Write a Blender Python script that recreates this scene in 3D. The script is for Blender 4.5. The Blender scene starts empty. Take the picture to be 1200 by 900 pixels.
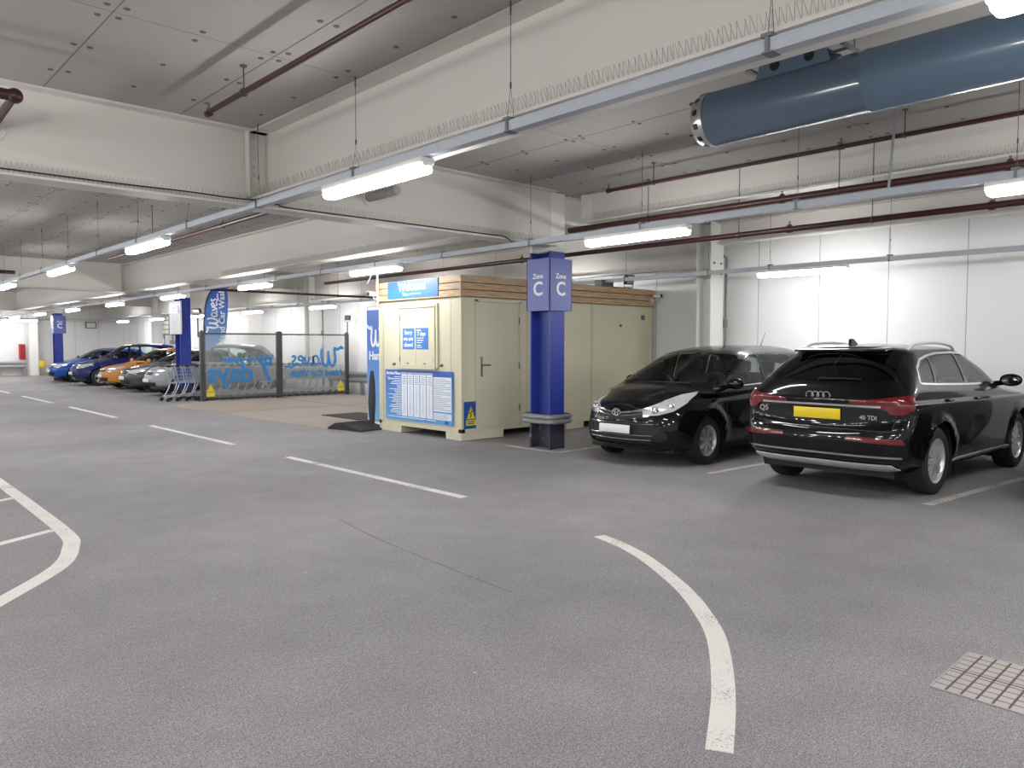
import bpy, bmesh, math, random
EXPOSURE = 1.55
import numpy as np
from mathutils import Vector, Matrix
R = math.radians
PI = math.pi
rnd = random.Random(7)
scene = bpy.context.scene
col = scene.collection

# ------------------------------------------------------------------ materials
def lin(c):
    c = c / 255.0
    return c / 12.92 if c <= 0.04045 else ((c + 0.055) / 1.055) ** 2.4
def rgb(r, g, b): return (lin(r), lin(g), lin(b), 1.0)

def hazy_glass(name, tint, clear, haze, c):
    """clear sheet with a film of dust on it"""
    m = glass(name, tint, clear, 1.35); nt = m.node_tree; out = nt.nodes['Material Output']
    d = nt.nodes.new('ShaderNodeBsdfDiffuse'); d.inputs['Color'].default_value = c
    t = nt.nodes.new('ShaderNodeBsdfTranslucent'); t.inputs['Color'].default_value = c
    a = nt.nodes.new('ShaderNodeAddShader'); nt.links.new(d.outputs[0], a.inputs[0]); nt.links.new(t.outputs[0], a.inputs[1])
    mx = nt.nodes.new('ShaderNodeMixShader'); mx.inputs[0].default_value = haze
    nt.links.new(out.inputs['Surface'].links[0].from_socket, mx.inputs[1]); nt.links.new(a.outputs[0], mx.inputs[2]); nt.links.new(mx.outputs[0], out.inputs['Surface'])
    return m
def new_mat(name):
    m = bpy.data.materials.new(name); m.use_nodes = True
    nt = m.node_tree; b = nt.nodes['Principled BSDF']
    return m, nt, b
def mat(name, c, rough=0.5, metal=0.0, var=0.0, scale=6.0, coat=0.0, bump=0.0, bscale=40.0, spec=0.5):
    """principled with a little noise mottling in colour and optional fine bump"""
    m, nt, b = new_mat(name)
    b.inputs['Roughness'].default_value = rough
    b.inputs['Metallic'].default_value = metal
    b.inputs['Coat Weight'].default_value = coat
    b.inputs['Coat Roughness'].default_value = 0.03
    b.inputs['Specular IOR Level'].default_value = spec
    tc = nt.nodes.new('ShaderNodeTexCoord')
    n = nt.nodes.new('ShaderNodeTexNoise'); n.inputs['Scale'].default_value = scale; n.inputs['Detail'].default_value = 5
    nt.links.new(tc.outputs['Object'], n.inputs['Vector'])
    mx = nt.nodes.new('ShaderNodeMix'); mx.data_type = 'RGBA'
    mx.inputs[6].default_value = tuple(x * (1 - var) for x in c[:3]) + (1,)
    mx.inputs[7].default_value = tuple(min(1, x * (1 + var)) for x in c[:3]) + (1,)
    nt.links.new(n.outputs['Fac'], mx.inputs[0]); nt.links.new(mx.outputs[2], b.inputs['Base Color'])
    if bump > 0:
        n2 = nt.nodes.new('ShaderNodeTexNoise'); n2.inputs['Scale'].default_value = bscale; n2.inputs['Detail'].default_value = 3
        nt.links.new(tc.outputs['Object'], n2.inputs['Vector'])
        bp = nt.nodes.new('ShaderNodeBump'); bp.inputs['Strength'].default_value = bump; bp.inputs['Distance'].default_value = 0.01
        nt.links.new(n2.outputs['Fac'], bp.inputs['Height']); nt.links.new(bp.outputs['Normal'], b.inputs['Normal'])
    return m
def glow(name, c, s):
    m, nt, b = new_mat(name)
    b.inputs['Base Color'].default_value = (0.8, 0.8, 0.8, 1)
    b.inputs['Emission Color'].default_value = c; b.inputs['Emission Strength'].default_value = s
    return m
def glass(name, tint, clear, ior=1.5):
    """thin sheet of glass: fresnel mirror over a tinted see-through sheet; clear = how much is seen through"""
    m, nt, b = new_mat(name); nt.nodes.remove(b)
    out = nt.nodes['Material Output']
    gl = nt.nodes.new('ShaderNodeBsdfGlossy'); gl.inputs['Roughness'].default_value = 0.02
    tr = nt.nodes.new('ShaderNodeBsdfTransparent'); tr.inputs['Color'].default_value = tuple(t * clear for t in tint[:3]) + (1,)
    fr = nt.nodes.new('ShaderNodeFresnel'); fr.inputs['IOR'].default_value = ior
    mx = nt.nodes.new('ShaderNodeMixShader')
    nt.links.new(fr.outputs['Fac'], mx.inputs[0]); nt.links.new(tr.outputs[0], mx.inputs[1]); nt.links.new(gl.outputs[0], mx.inputs[2])
    nt.links.new(mx.outputs[0], out.inputs['Surface'])
    return m

# ------------------------------------------------------------------ mesh builder
def basis(d):
    d = d.normalized(); a = Vector((0, 0, 1)) if abs(d.z) < 0.9 else Vector((1, 0, 0))
    u = d.cross(a).normalized(); return u, u.cross(d).normalized()
class MB:
    def __init__(self): self.bm = bmesh.new()
    def box(self, a, b, rot=None):
        a = Vector(a); b = Vector(b)
        r = bmesh.ops.create_cube(self.bm, size=1.0); s = b - a
        for v in r['verts']:
            v.co = Vector((v.co.x * s.x, v.co.y * s.y, v.co.z * s.z)) + (a + b) / 2
        if rot: bmesh.ops.transform(self.bm, matrix=rot, verts=r['verts'])
        return self
    def rbox(self, a, b, rad=0.01, seg=2, mat4=None):
        t = bmesh.new(); a = Vector(a); b = Vector(b); s = b - a
        bmesh.ops.create_cube(t, size=1.0)
        for v in t.verts: v.co = Vector((v.co.x * s.x, v.co.y * s.y, v.co.z * s.z)) + (a + b) / 2
        rad = min(rad, min(abs(s.x), abs(s.y), abs(s.z)) * 0.49)
        bmesh.ops.bevel(t, geom=list(t.edges), offset=rad, segments=seg, affect='EDGES', profile=0.5)
        if mat4: bmesh.ops.transform(t, matrix=mat4, verts=t.verts)
        self.add(t); return self
    def add(self, t, mat4=None):
        if mat4: bmesh.ops.transform(t, matrix=mat4, verts=t.verts)
        me = bpy.data.meshes.new('tmp'); t.to_mesh(me); t.free(); self.bm.from_mesh(me); bpy.data.meshes.remove(me); return self
    def addmesh(self, me, mat4=None):
        t = bmesh.new(); t.from_mesh(me); return self.add(t, mat4)
    def tube(self, pts, r, n=8, cap=True, closed=False):
        pts = [Vector(p) for p in pts]; rings = []
        rs = r if isinstance(r, (list, tuple)) else [r] * len(pts)
        u = None
        for i, p in enumerate(pts):
            if closed: d = pts[(i + 1) % len(pts)] - pts[i - 1]
            else: d = (pts[min(i + 1, len(pts) - 1)] - pts[max(i - 1, 0)])
            d.normalize()
            if u is None: u, w = basis(d)
            else:
                u = (u - d * u.dot(d)).normalized(); w = d.cross(u).normalized()
                w = -w if False else w
            if i == 0: w = d.cross(u).normalized()
            rings.append([self.bm.verts.new(p + (u * math.cos(2 * PI * k / n) + w * math.sin(2 * PI * k / n)) * rs[i]) for k in range(n)])
        m = len(rings)
        for i in range(m if closed else m - 1):
            A, B = rings[i], rings[(i + 1) % m]
            for k in range(n): self.bm.faces.new((A[k], A[(k + 1) % n], B[(k + 1) % n], B[k]))
        if cap and not closed:
            self.bm.faces.new(rings[0][::-1]); self.bm.faces.new(rings[-1])
        return self
    def lathe(self, prof, n=32, axis='z', at=(0, 0, 0), mat4=None):
        """prof: list of (radius, height); rotated about the axis"""
        t = bmesh.new(); rings = []
        for (r, h) in prof:
            if r < 1e-6: rings.append([t.verts.new((0, 0, h))])
            else: rings.append([t.verts.new((r * math.cos(2 * PI * k / n), r * math.sin(2 * PI * k / n), h)) for k in range(n)])
        for A, B in zip(rings, rings[1:]):
            for k in range(n):
                k2 = (k + 1) % n
                if len(A) == 1 and len(B) == 1: continue
                if len(A) == 1: t.faces.new((A[0], B[k2], B[k]))
                elif len(B) == 1: t.faces.new((A[k], A[k2], B[0]))
                else: t.faces.new((A[k], A[k2], B[k2], B[k]))
        m = Matrix.Translation(Vector(at))
        if axis == 'y': m = m @ Matrix.Rotation(-PI / 2, 4, 'X')
        if axis == 'x': m = m @ Matrix.Rotation(PI / 2, 4, 'Y')
        if mat4: m = mat4 @ m
        return self.add(t, m)
    def prism(self, poly, axis, a, b):
        """2-D polygon extruded along the axis from a to b; axis x: (y,z), y: (x,z), z: (x,y)"""
        f = {'x': lambda p, h: (h, p[0], p[1]), 'y': lambda p, h: (p[0], h, p[1]), 'z': lambda p, h: (p[0], p[1], h)}[axis]
        A = [self.bm.verts.new(f(p, a)) for p in poly]; B = [self.bm.verts.new(f(p, b)) for p in poly]
        n = len(poly)
        self.bm.faces.new(A[::-1]); self.bm.faces.new(B)
        for k in range(n): self.bm.faces.new((A[k], A[(k + 1) % n], B[(k + 1) % n], B[k]))
        return self
    def build(self, name, m, parent=None, smooth=False, bevel=0.0, loc=None, angle=40):
        bmesh.ops.recalc_face_normals(self.bm, faces=self.bm.faces)
        if bevel > 0:
            es = [e for e in self.bm.edges if len(e.link_faces) == 2 and e.calc_face_angle(0) > R(30)]
            bmesh.ops.bevel(self.bm, geom=es, offset=bevel, segments=2, affect='EDGES', profile=0.5)
        me = bpy.data.meshes.new(name); self.bm.to_mesh(me); self.bm.free()
        return link(name, me, m, parent, smooth, loc, angle)
def link(name, me, m, parent=None, smooth=False, loc=None, angle=40):
    for k in (m if isinstance(m, (list, tuple)) else [m]): me.materials.append(k)
    if smooth:
        me.shade_smooth()
        if angle < 180: me.set_sharp_from_angle(angle=R(angle))
    o = bpy.data.objects.new(name, me); col.objects.link(o)
    if parent: o.parent = parent
    if loc: o.location = loc
    return o
def tag(o, label, cat, group=None, kind=None):
    if label: o['label'] = label
    if cat: o['category'] = cat
    if group: o['group'] = group
    if kind: o['kind'] = kind
    return o
def thing(name, label, cat, loc=(0, 0, 0), rz=0.0, group=None):
    o = bpy.data.objects.new(name, None); col.objects.link(o); o.empty_display_size = 0.2
    o.location = loc; o.rotation_euler = (0, 0, rz)
    return tag(o, label, cat, group)
def struct(o): o['kind'] = 'structure'; return o
KIDS = {}
def copy_tree(o, parent=None):
    c = o.copy(); col.objects.link(c)
    if parent: c.parent = parent
    for ch in list(o.children): copy_tree(ch, c)
    return c

# ------------------------------------------------------------------ flat lettering
def text_mesh(s, size, align='CENTER', ext=0.002, offset=0.0, shear=0.0, spacing=1.0):
    cu = bpy.data.curves.new('tx', 'FONT'); cu.body = s; cu.size = size; cu.align_x = align; cu.align_y = 'CENTER'
    cu.extrude = ext; cu.offset = offset; cu.shear = shear; cu.resolution_u = 3; cu.space_character = spacing
    o = bpy.data.objects.new('tx', cu); col.objects.link(o)
    dg = bpy.context.evaluated_depsgraph_get(); dg.update()
    me = bpy.data.meshes.new_from_object(o.evaluated_get(dg))
    bpy.data.objects.remove(o); bpy.data.curves.remove(cu)
    return me
def frame(o, right, up):
    """matrix taking (x,y) of a sheet to world: x along right, y along up, z towards the reader"""
    r = Vector(right).normalized(); u = Vector(up).normalized(); n = r.cross(u)
    m = Matrix.Identity(4)
    for i in range(3): m[i][0] = r[i]; m[i][1] = u[i]; m[i][2] = n[i]; m[i][3] = o[i]
    return m
def smooth_pts(P, k=6):
    out = []
    for i in range(len(P) - 1):
        p0 = P[max(i - 1, 0)]; p1 = P[i]; p2 = P[i + 1]; p3 = P[min(i + 2, len(P) - 1)]
        for j in range(k):
            t = j / k
            out.append(tuple(0.5 * (2 * b + (-a + c) * t + (2 * a - 5 * b + 4 * c - d) * t * t + (-a + 3 * b - 3 * c + d) * t ** 3) for a, b, c, d in zip(p0, p1, p2, p3)))
    out.append(tuple(P[-1])); return out
def ribbon(mb, P, w, M, th=0.002, z=0.0):
    """flat pen stroke along P (2-D) with half width w (number or list), in sheet frame M"""
    n = len(P); W = w if isinstance(w, (list, tuple)) else [w] * n
    rows = []
    for i, p in enumerate(P):
        a = P[max(i - 1, 0)]; b = P[min(i + 1, n - 1)]
        dx, dy = b[0] - a[0], b[1] - a[1]; l = math.hypot(dx, dy) or 1
        nx, ny = -dy / l, dx / l
        wi = W[min(len(W) - 1, int(i * len(W) / n))]
        rows.append([mb.bm.verts.new(M @ Vector((p[0] + nx * s * wi, p[1] + ny * s * wi, z + h))) for s, h in ((1, 0), (-1, 0), (-1, th), (1, th))])
    for A, B in zip(rows, rows[1:]):
        for k in range(4): mb.bm.faces.new((A[k], A[(k + 1) % 4], B[(k + 1) % 4], B[k]))
    mb.bm.faces.new(rows[0]); mb.bm.faces.new(rows[-1][::-1])
def waves_word(mb, M, s=1.0, z=0.0):
    """the hand-drawn word Waves with its long first and last swash, about 3.4 x 1.1 units, centred"""
    S = [
        [(-1.72, .52), (-1.60, .62), (-1.46, .55), (-1.33, .50), (-1.2, .56), (-1.18, .35), (-1.22, -.05), (-1.1, -.36), (-.93, -.3), (-.82, .1), (-.8, .42)],
        [(-.8, .42), (-.8, -.05), (-.7, -.36), (-.52, -.28), (-.4, .05), (-.4, .42), (-.52, .52)],
        [(.1, .1), (-.08, .16), (-.22, 0), (-.2, -.25), (-.06, -.33), (.06, -.2), (.1, .1), (.1, -.2), (.18, -.33), (.27, -.28)],
        [(.3, .12), (.36, -.1), (.44, -.32), (.54, -.12), (.6, .14)],
        [(.7, -.1), (.92, -.02), (.9, .12), (.78, .15), (.68, 0), (.72, -.24), (.86, -.33), (1.0, -.24)],
        [(1.3, .1), (1.2, .16), (1.1, .08), (1.18, -.06), (1.28, -.16), (1.2, -.32), (1.06, -.3)],
        [(1.2, -.33), (1.36, -.44), (1.52, -.36), (1.66, -.42), (1.74, -.34)],
    ]
    for k, P in enumerate(S):
        w = (0.075 if k < 2 else 0.055) * s
        ribbon(mb, [(x * s, y * s) for x, y in smooth_pts(P, 5)], w, M, 0.002, z + k * 0.0003)
def on_sheet(mb, me, M, x=0, y=0, z=0.0):
    mb.addmesh(me, M @ Matrix.Translation((x, y, z)))

# ------------------------------------------------------------------ the camera
YAW, PIT, FPX, CAMZ = 46.9, 2.93, 890.0, 1.62
cam_d = bpy.data.cameras.new('camera'); cam = bpy.data.objects.new('camera', cam_d); col.objects.link(cam)
cam.location = (0, 0, CAMZ); cam.rotation_euler = (R(90 - PIT), 0, R(YAW - 90))
cam_d.sensor_width = 36.0; cam_d.lens = FPX / 1200 * 36.0; cam_d.clip_start = 0.05; cam_d.clip_end = 300
scene.camera = cam
scene.view_settings.view_transform = 'Standard'; scene.view_settings.look = 'None'
scene.view_settings.gamma = 1.0; scene.view_settings.use_curve_mapping = False
# ------------------------------------------------------------------ cars
# A body is one skin laid over rings. Each ring runs from the nose centre-line along the side to the tail centre-line:
# (sf,zf) nose point, (sr,zr) tail point, w half width, zsF/zsR side heights, Lf/Lr length of the rounded corners, nf/nr their squareness
def pchip(Y, sub):
    """monotone cubic through the rows of Y (rings x points), sub steps between neighbours"""
    n = Y.shape[0]; d = np.diff(Y, axis=0); m = np.zeros_like(Y)
    a, b = d[:-1], d[1:]
    with np.errstate(divide='ignore', invalid='ignore'):
        h = np.where(a * b > 0, 2 * a * b / (a + b), 0.0)
    m[1:-1] = np.nan_to_num(h); m[0] = d[0]; m[-1] = d[-1]
    out = []
    for i in range(n - 1):
        for j in range(sub):
            t = j / sub; t2, t3 = t * t, t ** 3
            out.append((2 * t3 - 3 * t2 + 1) * Y[i] + (t3 - 2 * t2 + t) * m[i] + (-2 * t3 + 3 * t2) * Y[i + 1] + (t3 - t2) * m[i + 1])
    out.append(Y[-1]); return np.array(out)
def ring_pts(r, nq, ns):
    sf, zf, sr, zr, w, zsF, zsR, Lf, Lr, nf, nr = r
    def quarter(L, n, k):
        t = np.linspace(0, PI / 2, 200); x = L * (1 - np.cos(t) ** (2 / n)); y = w * np.sin(t) ** (2 / n)
        s = np.r_[0, np.cumsum(np.hypot(np.diff(x), np.diff(y)))]; q = np.linspace(0, s[-1], k)
        return np.interp(q, s, x), np.interp(q, s, y)
    xa, ya = quarter(Lf, nf, nq); xb, yb = quarter(Lr, nr, nq)
    sA = sf + xa; zA = zf + (zsF - zf) * (ya / max(w, 1e-6)) ** 2.5
    a, b = sf + Lf, sr - Lr
    u = np.linspace(0, 1, ns + 2)[1:-1]
    sS = a + (b - a) * u; zS = zsF + (zsR - zsF) * u
    sB = (sr - xb)[::-1]; zB = (zr + (zsR - zr) * (yb / max(w, 1e-6)) ** 2.5)[::-1]
    return np.stack([np.r_[sA, sS, sB], np.r_[ya, np.full(ns, w), yb[::-1]], np.r_[zA, zS, zB]], 1)
class Car:
    """local frame: +x forward, +y left, z up, origin on the ground under the middle of the car"""
    def __init__(self, name, label, loc, rz, L, rings, paint, nq=22, ns=40, sub=7, flare=None, group=None):
        self.L = L; self.root = thing(name, label, 'car', loc, rz, group); self.paint = paint
        P = np.stack([ring_pts(r, nq, ns) for r in rings]); n = P.shape[1]
        G = pchip(P.reshape(len(rings), -1), sub).reshape(-1, n, 3)
        if flare:
            for (sc, rad, amt) in flare:
                d = np.hypot(G[..., 0] - sc, (G[..., 2] - 0.36)); k = np.clip(1 - np.abs(d - rad) / 0.13, 0, 1)
                k = np.where(G[..., 2] < 0.95, k, 0) * (G[..., 1] > 0.6)
                G[..., 1] += amt * k * k * (3 - 2 * k)
        self.G = G
        bm = self.bm = bmesh.new(); V = {}
        m = G.shape[0]
        for i in range(m):
            for j in range(n):
                s, y, z = G[i, j]
                V[i, j, 1] = bm.verts.new((L / 2 - s, y, z)); V[i, j, -1] = bm.verts.new((L / 2 - s, -y, z))
        for i in range(m - 1):
            for j in range(n - 1):
                bm.faces.new((V[i, j, 1], V[i, j + 1, 1], V[i + 1, j + 1, 1], V[i + 1, j, 1]))
                bm.faces.new((V[i, j, -1], V[i + 1, j, -1], V[i + 1, j + 1, -1], V[i, j + 1, -1]))
        bmesh.ops.remove_doubles(bm, verts=bm.verts, dist=1e-5)
        bmesh.ops.dissolve_degenerate(bm, dist=1e-6, edges=bm.edges)
        bmesh.ops.recalc_face_normals(bm, faces=bm.faces)
        bm.normal_update()
        if sum(f.normal.z for f in bm.faces if f.calc_center_median().z > 1.2) < 0: bmesh.ops.reverse_faces(bm, faces=bm.faces)
        self.lay = bm.faces.layers.int.new('part'); self.tags = [None]
    def X(self, s): return self.L / 2 - s
    def cut(self, poly, name, U, V, filt):
        """score the skin along the outline (in the plane U,V, seen along UxV) and mark what is inside it"""
        U = Vector(U).normalized(); V = Vector(V).normalized(); D = U.cross(V)
        us = [p[0] for p in poly]; vs = [p[1] for p in poly]; lo = (min(us) - .01, min(vs) - .01); hi = (max(us) + .01, max(vs) + .01)
        F = []
        for f in self.bm.faces:
            if not filt(f.calc_center_median(), f.normal): continue
            a = [v.co.dot(U) for v in f.verts]; b = [v.co.dot(V) for v in f.verts]
            if max(a) < lo[0] or min(a) > hi[0] or max(b) < lo[1] or min(b) > hi[1]: continue
            F.append(f)
        n = len(poly)
        for i in range(n):
            a, b = poly[i], poly[(i + 1) % n]
            if math.hypot(b[0] - a[0], b[1] - a[1]) < 1e-6: continue
            A = U * a[0] + V * a[1]; e = (U * (b[0] - a[0]) + V * (b[1] - a[1])).normalized()
            es = set(); vs_ = set()
            for f in F: es.update(f.edges); vs_.update(f.verts)
            r = bmesh.ops.bisect_plane(self.bm, geom=F + list(es) + list(vs_), dist=1e-5, plane_co=A, plane_no=e.cross(D))
            F = [g for g in r['geom'] if isinstance(g, bmesh.types.BMFace) and g.is_valid]
        k = len(self.tags); self.tags.append(name); c = 0
        for f in F:
            p = f.calc_center_median(); x, y = p.dot(U), p.dot(V); ins = False
            for i in range(n):
                a, b = poly[i], poly[(i + 1) % n]
                if (a[1] > y) != (b[1] > y) and x < (b[0] - a[0]) * (y - a[1]) / (b[1] - a[1]) + a[0]: ins = not ins
            if ins: f[self.lay] = k; c += 1
        return c
    def side(self, poly, name, lr=(1, -1)):
        for sg in lr:
            self.cut([(self.X(s), z) for s, z in poly], name + ('L' if sg > 0 else 'R'), (1, 0, 0), (0, 0, 1),
                     lambda c, nn, sg=sg: c.y * sg > 0.3 and nn.y * sg > 0.25)
    def front(self, poly, name, smax, mirror=False, ny=0.0):
        for sg in ((1, -1) if mirror else (1,)):
            self.cut([(y * sg, z) for y, z in poly], name + (('L' if sg > 0 else 'R') if mirror else ''), (0, 1, 0), (0, 0, 1),
                     lambda c, nn: c.x > self.X(smax) and nn.x > 0.12)
    def rear(self, poly, name, smin, mirror=False):
        for sg in ((1, -1) if mirror else (1,)):
            self.cut([(y * sg, z) for y, z in poly], name + (('L' if sg > 0 else 'R') if mirror else ''), (0, 1, 0), (0, 0, 1),
                     lambda c, nn: c.x < self.X(smin) and nn.x < -0.12)
    def corner(self, poly, name, end, lr=(1, -1), k=1.0):
        """seen diagonally onto a corner; poly in (across, z), across 0 at the corner of the box, + towards the middle of the end"""
        for sg in lr:
            ex = 1 if end == 'front' else -1
            d = Vector((ex, sg * k, 0)).normalized(); U = Vector((-d.y, d.x, 0)) ; 
            c0 = Vector((ex * self.L / 2, sg * self.w0, 0)).dot(U)
            t = 1 if U.dot(Vector((0, -sg, 0))) > 0 else -1
            self.cut([(c0 + t * a, z) for a, z in poly], name + ('L' if sg > 0 else 'R'), U, (0, 0, 1),
                     lambda c, nn, d=d, sg=sg, ex=ex: nn.dot(d) > 0.05 and c.y * sg > 0.1 and c.x * ex > 0.3)
    def take(self, prefix):
        ids = {k for k, t in enumerate(self.tags) if t and t.startswith(prefix)}
        return [f for f in self.bm.faces if f[self.lay] in ids]
    def drop(self, prefix): bmesh.ops.delete(self.bm, geom=self.take(prefix), context='FACES')
    def lift(self, prefix, name, m, off=0.0, parent=None, thick=0.0, label=None, angle=60):
        """turn the marked faces into a part of its own"""
        F = self.take(prefix)
        if not F: print('EMPTY', self.root.name, prefix); return None
        t = bmesh.new(); mp = {}
        for f in F:
            for v in f.verts:
                if v not in mp: mp[v] = t.verts.new(v.co + v.normal * off)
        for f in F:
            try: t.faces.new([mp[v] for v in f.verts])
            except ValueError: pass
        t.normal_update()
        if thick:
            r = bmesh.ops.extrude_face_region(t, geom=list(t.faces)); nv = [g for g in r['geom'] if isinstance(g, bmesh.types.BMVert)]
            for v in nv: v.co += v.normal * thick
            bmesh.ops.recalc_face_normals(t, faces=t.faces)
        me = bpy.data.meshes.new(name); t.to_mesh(me); t.free()
        o = link(name, me, m, parent or self.root, True, None, angle)
        if label: o['label'] = label
        bmesh.ops.delete(self.bm, geom=F, context='FACES')
        return o
    def seams(self, prefix): return
    def finish(self, mats):
        """the remaining skin becomes the body; faces tagged seam/black/trim keep their own material slot"""
        me = bpy.data.meshes.new('body'); slot = {}
        for f in self.bm.faces:
            t = self.tags[f[self.lay]] or ''
            f.material_index = next((i + 1 for i, (p, _) in enumerate(mats) if t.startswith(p)), 0)
        self.bm.to_mesh(me); self.bm.free()
        return link('body', me, [self.paint] + [m for _, m in mats], self.root, True, None, 50)
    def surf(self, s, z, sg):
        """outer side y of the skin near (s,z)"""
        d = (self.G[..., 0] - s) ** 2 + (self.G[..., 2] - z) ** 2; d = np.where(self.G[..., 1] > 0.3, d, 9)
        return float(self.G[..., 1].reshape(-1)[int(d.argmin())]) * sg
    def end_x(self, y, z, end):
        G = self.G; d = (G[..., 1] - abs(y)) ** 2 + (G[..., 2] - z) ** 2
        mid = G[..., 0] < self.L / 2 if end == 'front' else G[..., 0] > self.L / 2
        d = np.where(mid, d, 9); return self.X(float(G[..., 0].reshape(-1)[int(d.argmin())]))

def arc_poly(sc, zc, r, n=28, a0=0, a1=360):
    return [(sc + r * math.cos(R(a0 + (a1 - a0) * k / n)), zc + r * math.sin(R(a0 + (a1 - a0) * k / n))) for k in range(n)]
def round_poly(P, r=0.03, k=4):
    """polygon with rounded corners"""
    out = []; n = len(P)
    for i in range(n):
        a, b, c = Vector(P[i - 1]), Vector(P[i]), Vector(P[(i + 1) % n])
        u = (a - b); v = (c - b); q = min(r, u.length * .45, v.length * .45)
        p0 = b + u.normalized() * q; p1 = b + v.normalized() * q
        for j in range(k + 1):
            t = j / k; out.append(tuple((1 - t) ** 2 * p0 + 2 * t * (1 - t) * b + t * t * p1))
    return out
def band(pts, w):
    """thin closed strip along a polyline (2-D) for a panel gap or trim"""
    A = []; B = []
    for i, p in enumerate(pts):
        a = pts[max(i - 1, 0)]; b = pts[min(i + 1, len(pts) - 1)]
        dx, dy = b[0] - a[0], b[1] - a[1]; l = math.hypot(dx, dy) or 1
        A.append((p[0] - dy / l * w, p[1] + dx / l * w)); B.append((p[0] + dy / l * w, p[1] - dx / l * w))
    return A + B[::-1]
def strips(pts, w):
    """the same strip as separate quads (any bend is fine)"""
    out = []
    for a, b in zip(pts, pts[1:]): out.append(band([a, b], w))
    return out

def wheel(parent, x, y, r, wd, sg, style, M, rim_r, lod=1):
    """tyre with rim, spokes and brake disc; sg is the side the face looks to"""
    n = 40 if lod else 20
    h = wd / 2
    t = MB(); s = r - rim_r
    t.lathe([(rim_r - .005, -h + .01), (rim_r + .3 * s, -h - .002), (r - .25 * s, -h + .004), (r - .07 * s, -h + .018), (r, -h + .045), (r, h - .045), (r - .07 * s, h - .018),
             (r - .25 * s, h - .004), (rim_r + .3 * s, h + .002), (rim_r - .005, h - .01), (rim_r - .02, h - .03), (rim_r - .02, -h + .03), (rim_r - .005, -h + .01)], n=n * 2 if lod else n, axis='y', at=(x, y, r))
    if lod:
        for q in (-.045, -.015, .015, .045):
            pass
    ty = t.build('wheel', M['tyre'], parent, True)
    b = MB(); f = y + sg * (h - .035)
    b.lathe([(rim_r, (h - .012) * 1), (rim_r - .012, h - .01), (rim_r - .028, h - .03), (rim_r - .035, h - .075), (rim_r - .035, -h + .02), (rim_r - .03, -h + .012)], n=n, axis='y', at=(x, y, r), mat4=None if sg > 0 else (Matrix.Translation((x, y, r)) @ Matrix.Rotation(PI, 4, 'Z') @ Matrix.Translation((-x, -y, -r))))
    # spokes
    ns, ww, tw, dbl = style
    for k in range(ns):
        a = 2 * PI * k / ns + .3
        ca, sa = math.cos(a), math.sin(a)
        def at(rad, off, dep): return b.bm.verts.new((x + rad * ca - off * sa, f - sg * dep, r + rad * sa + off * ca))
        for q in ((-1, 1) if dbl else (0,)):
            o0 = q * tw * .55; o1 = q * ww * 1.15; w0 = tw * (.5 if dbl else 1); w1 = ww * (.45 if dbl else 1)
            r0, r1 = rim_r * .16, rim_r - .012
            A = [at(r0, o0 - w0, -.008), at(r0, o0 + w0, -.008), at(r1, o1 + w1, .004), at(r1, o1 - w1, .004)]
            B = [at(r0, o0 - w0 * 1.1, .035), at(r0, o0 + w0 * 1.1, .035), at(r1, o1 + w1 * 1.1, .045), at(r1, o1 - w1 * 1.1, .045)]
            b.bm.faces.new(A); b.bm.faces.new(B[::-1])
            for i in range(4): b.bm.faces.new((A[i], A[(i + 1) % 4], B[(i + 1) % 4], B[i]))
    b.lathe([(0, .012), (rim_r * .13, .012), (rim_r * .2, .004), (rim_r * .26, -.03), (0, -.04)], n=20, axis='y', at=(x, f, r), mat4=None if sg > 0 else (Matrix.Translation((x, f, r)) @ Matrix.Rotation(PI, 4, 'Z') @ Matrix.Translation((-x, -f, -r))))
    b.build('rim', M['alloy'], ty, True, angle=35)
    d = MB()
    d.lathe([(0, -.012), (rim_r * .78, -.012), (rim_r * .78, .012), (0, .012)], n=24, axis='y', at=(x, y + sg * (h - .12), r))
    d.lathe([(0, -.01), (rim_r - .036, -.01), (rim_r - .036, .0), (0, 0)], n=24, axis='y', at=(x, y + sg * (h - .16), r))
    d.build('brake_disc', M['dark'], ty, True)
    return ty
def arch_liner(car, s, r, R_, y0, y1, M):
    """dark tub inside each wheel arch"""
    for sg in (1, -1):
        m = MB(); n = 18; ring = []
        for k in range(n + 1):
            a = R(-28 + 236 * k / n); p = (car.X(s) + R_ * math.cos(a), r + R_ * math.sin(a))
            ring.append((m.bm.verts.new((p[0], sg * y0, p[1])), m.bm.verts.new((p[0], sg * y1, p[1]))))
        c = m.bm.verts.new((car.X(s), sg * y0, r))
        for A, B in zip(ring, ring[1:]):
            m.bm.faces.new((A[0], A[1], B[1], B[0])); m.bm.faces.new((A[0], B[0], c))
        m.build('wheel_arch', M['dark'], car.root, True)
def seat(car, s, y, z, M, back=0.62):
    m = MB(); x = car.X(s)
    m.rbox((x - .25, y - .25, z), (x + .27, y + .25, z + .16), .05)
    m.rbox((-.07, -.25, 0), (.07, .25, back), .06, mat4=Matrix.Translation((x - .25, y, z + .1)) @ Matrix.Rotation(R(-14), 4, 'Y'))
    m.rbox((-.05, -.13, 0), (.05, .13, .19), .045, mat4=Matrix.Translation((x - .25 - (back + .04) * .24, y, z + .1 + back + .0)) @ Matrix.Rotation(R(-8), 4, 'Y'))
    m.build('seat', M['seat'], car.root, True)
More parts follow.
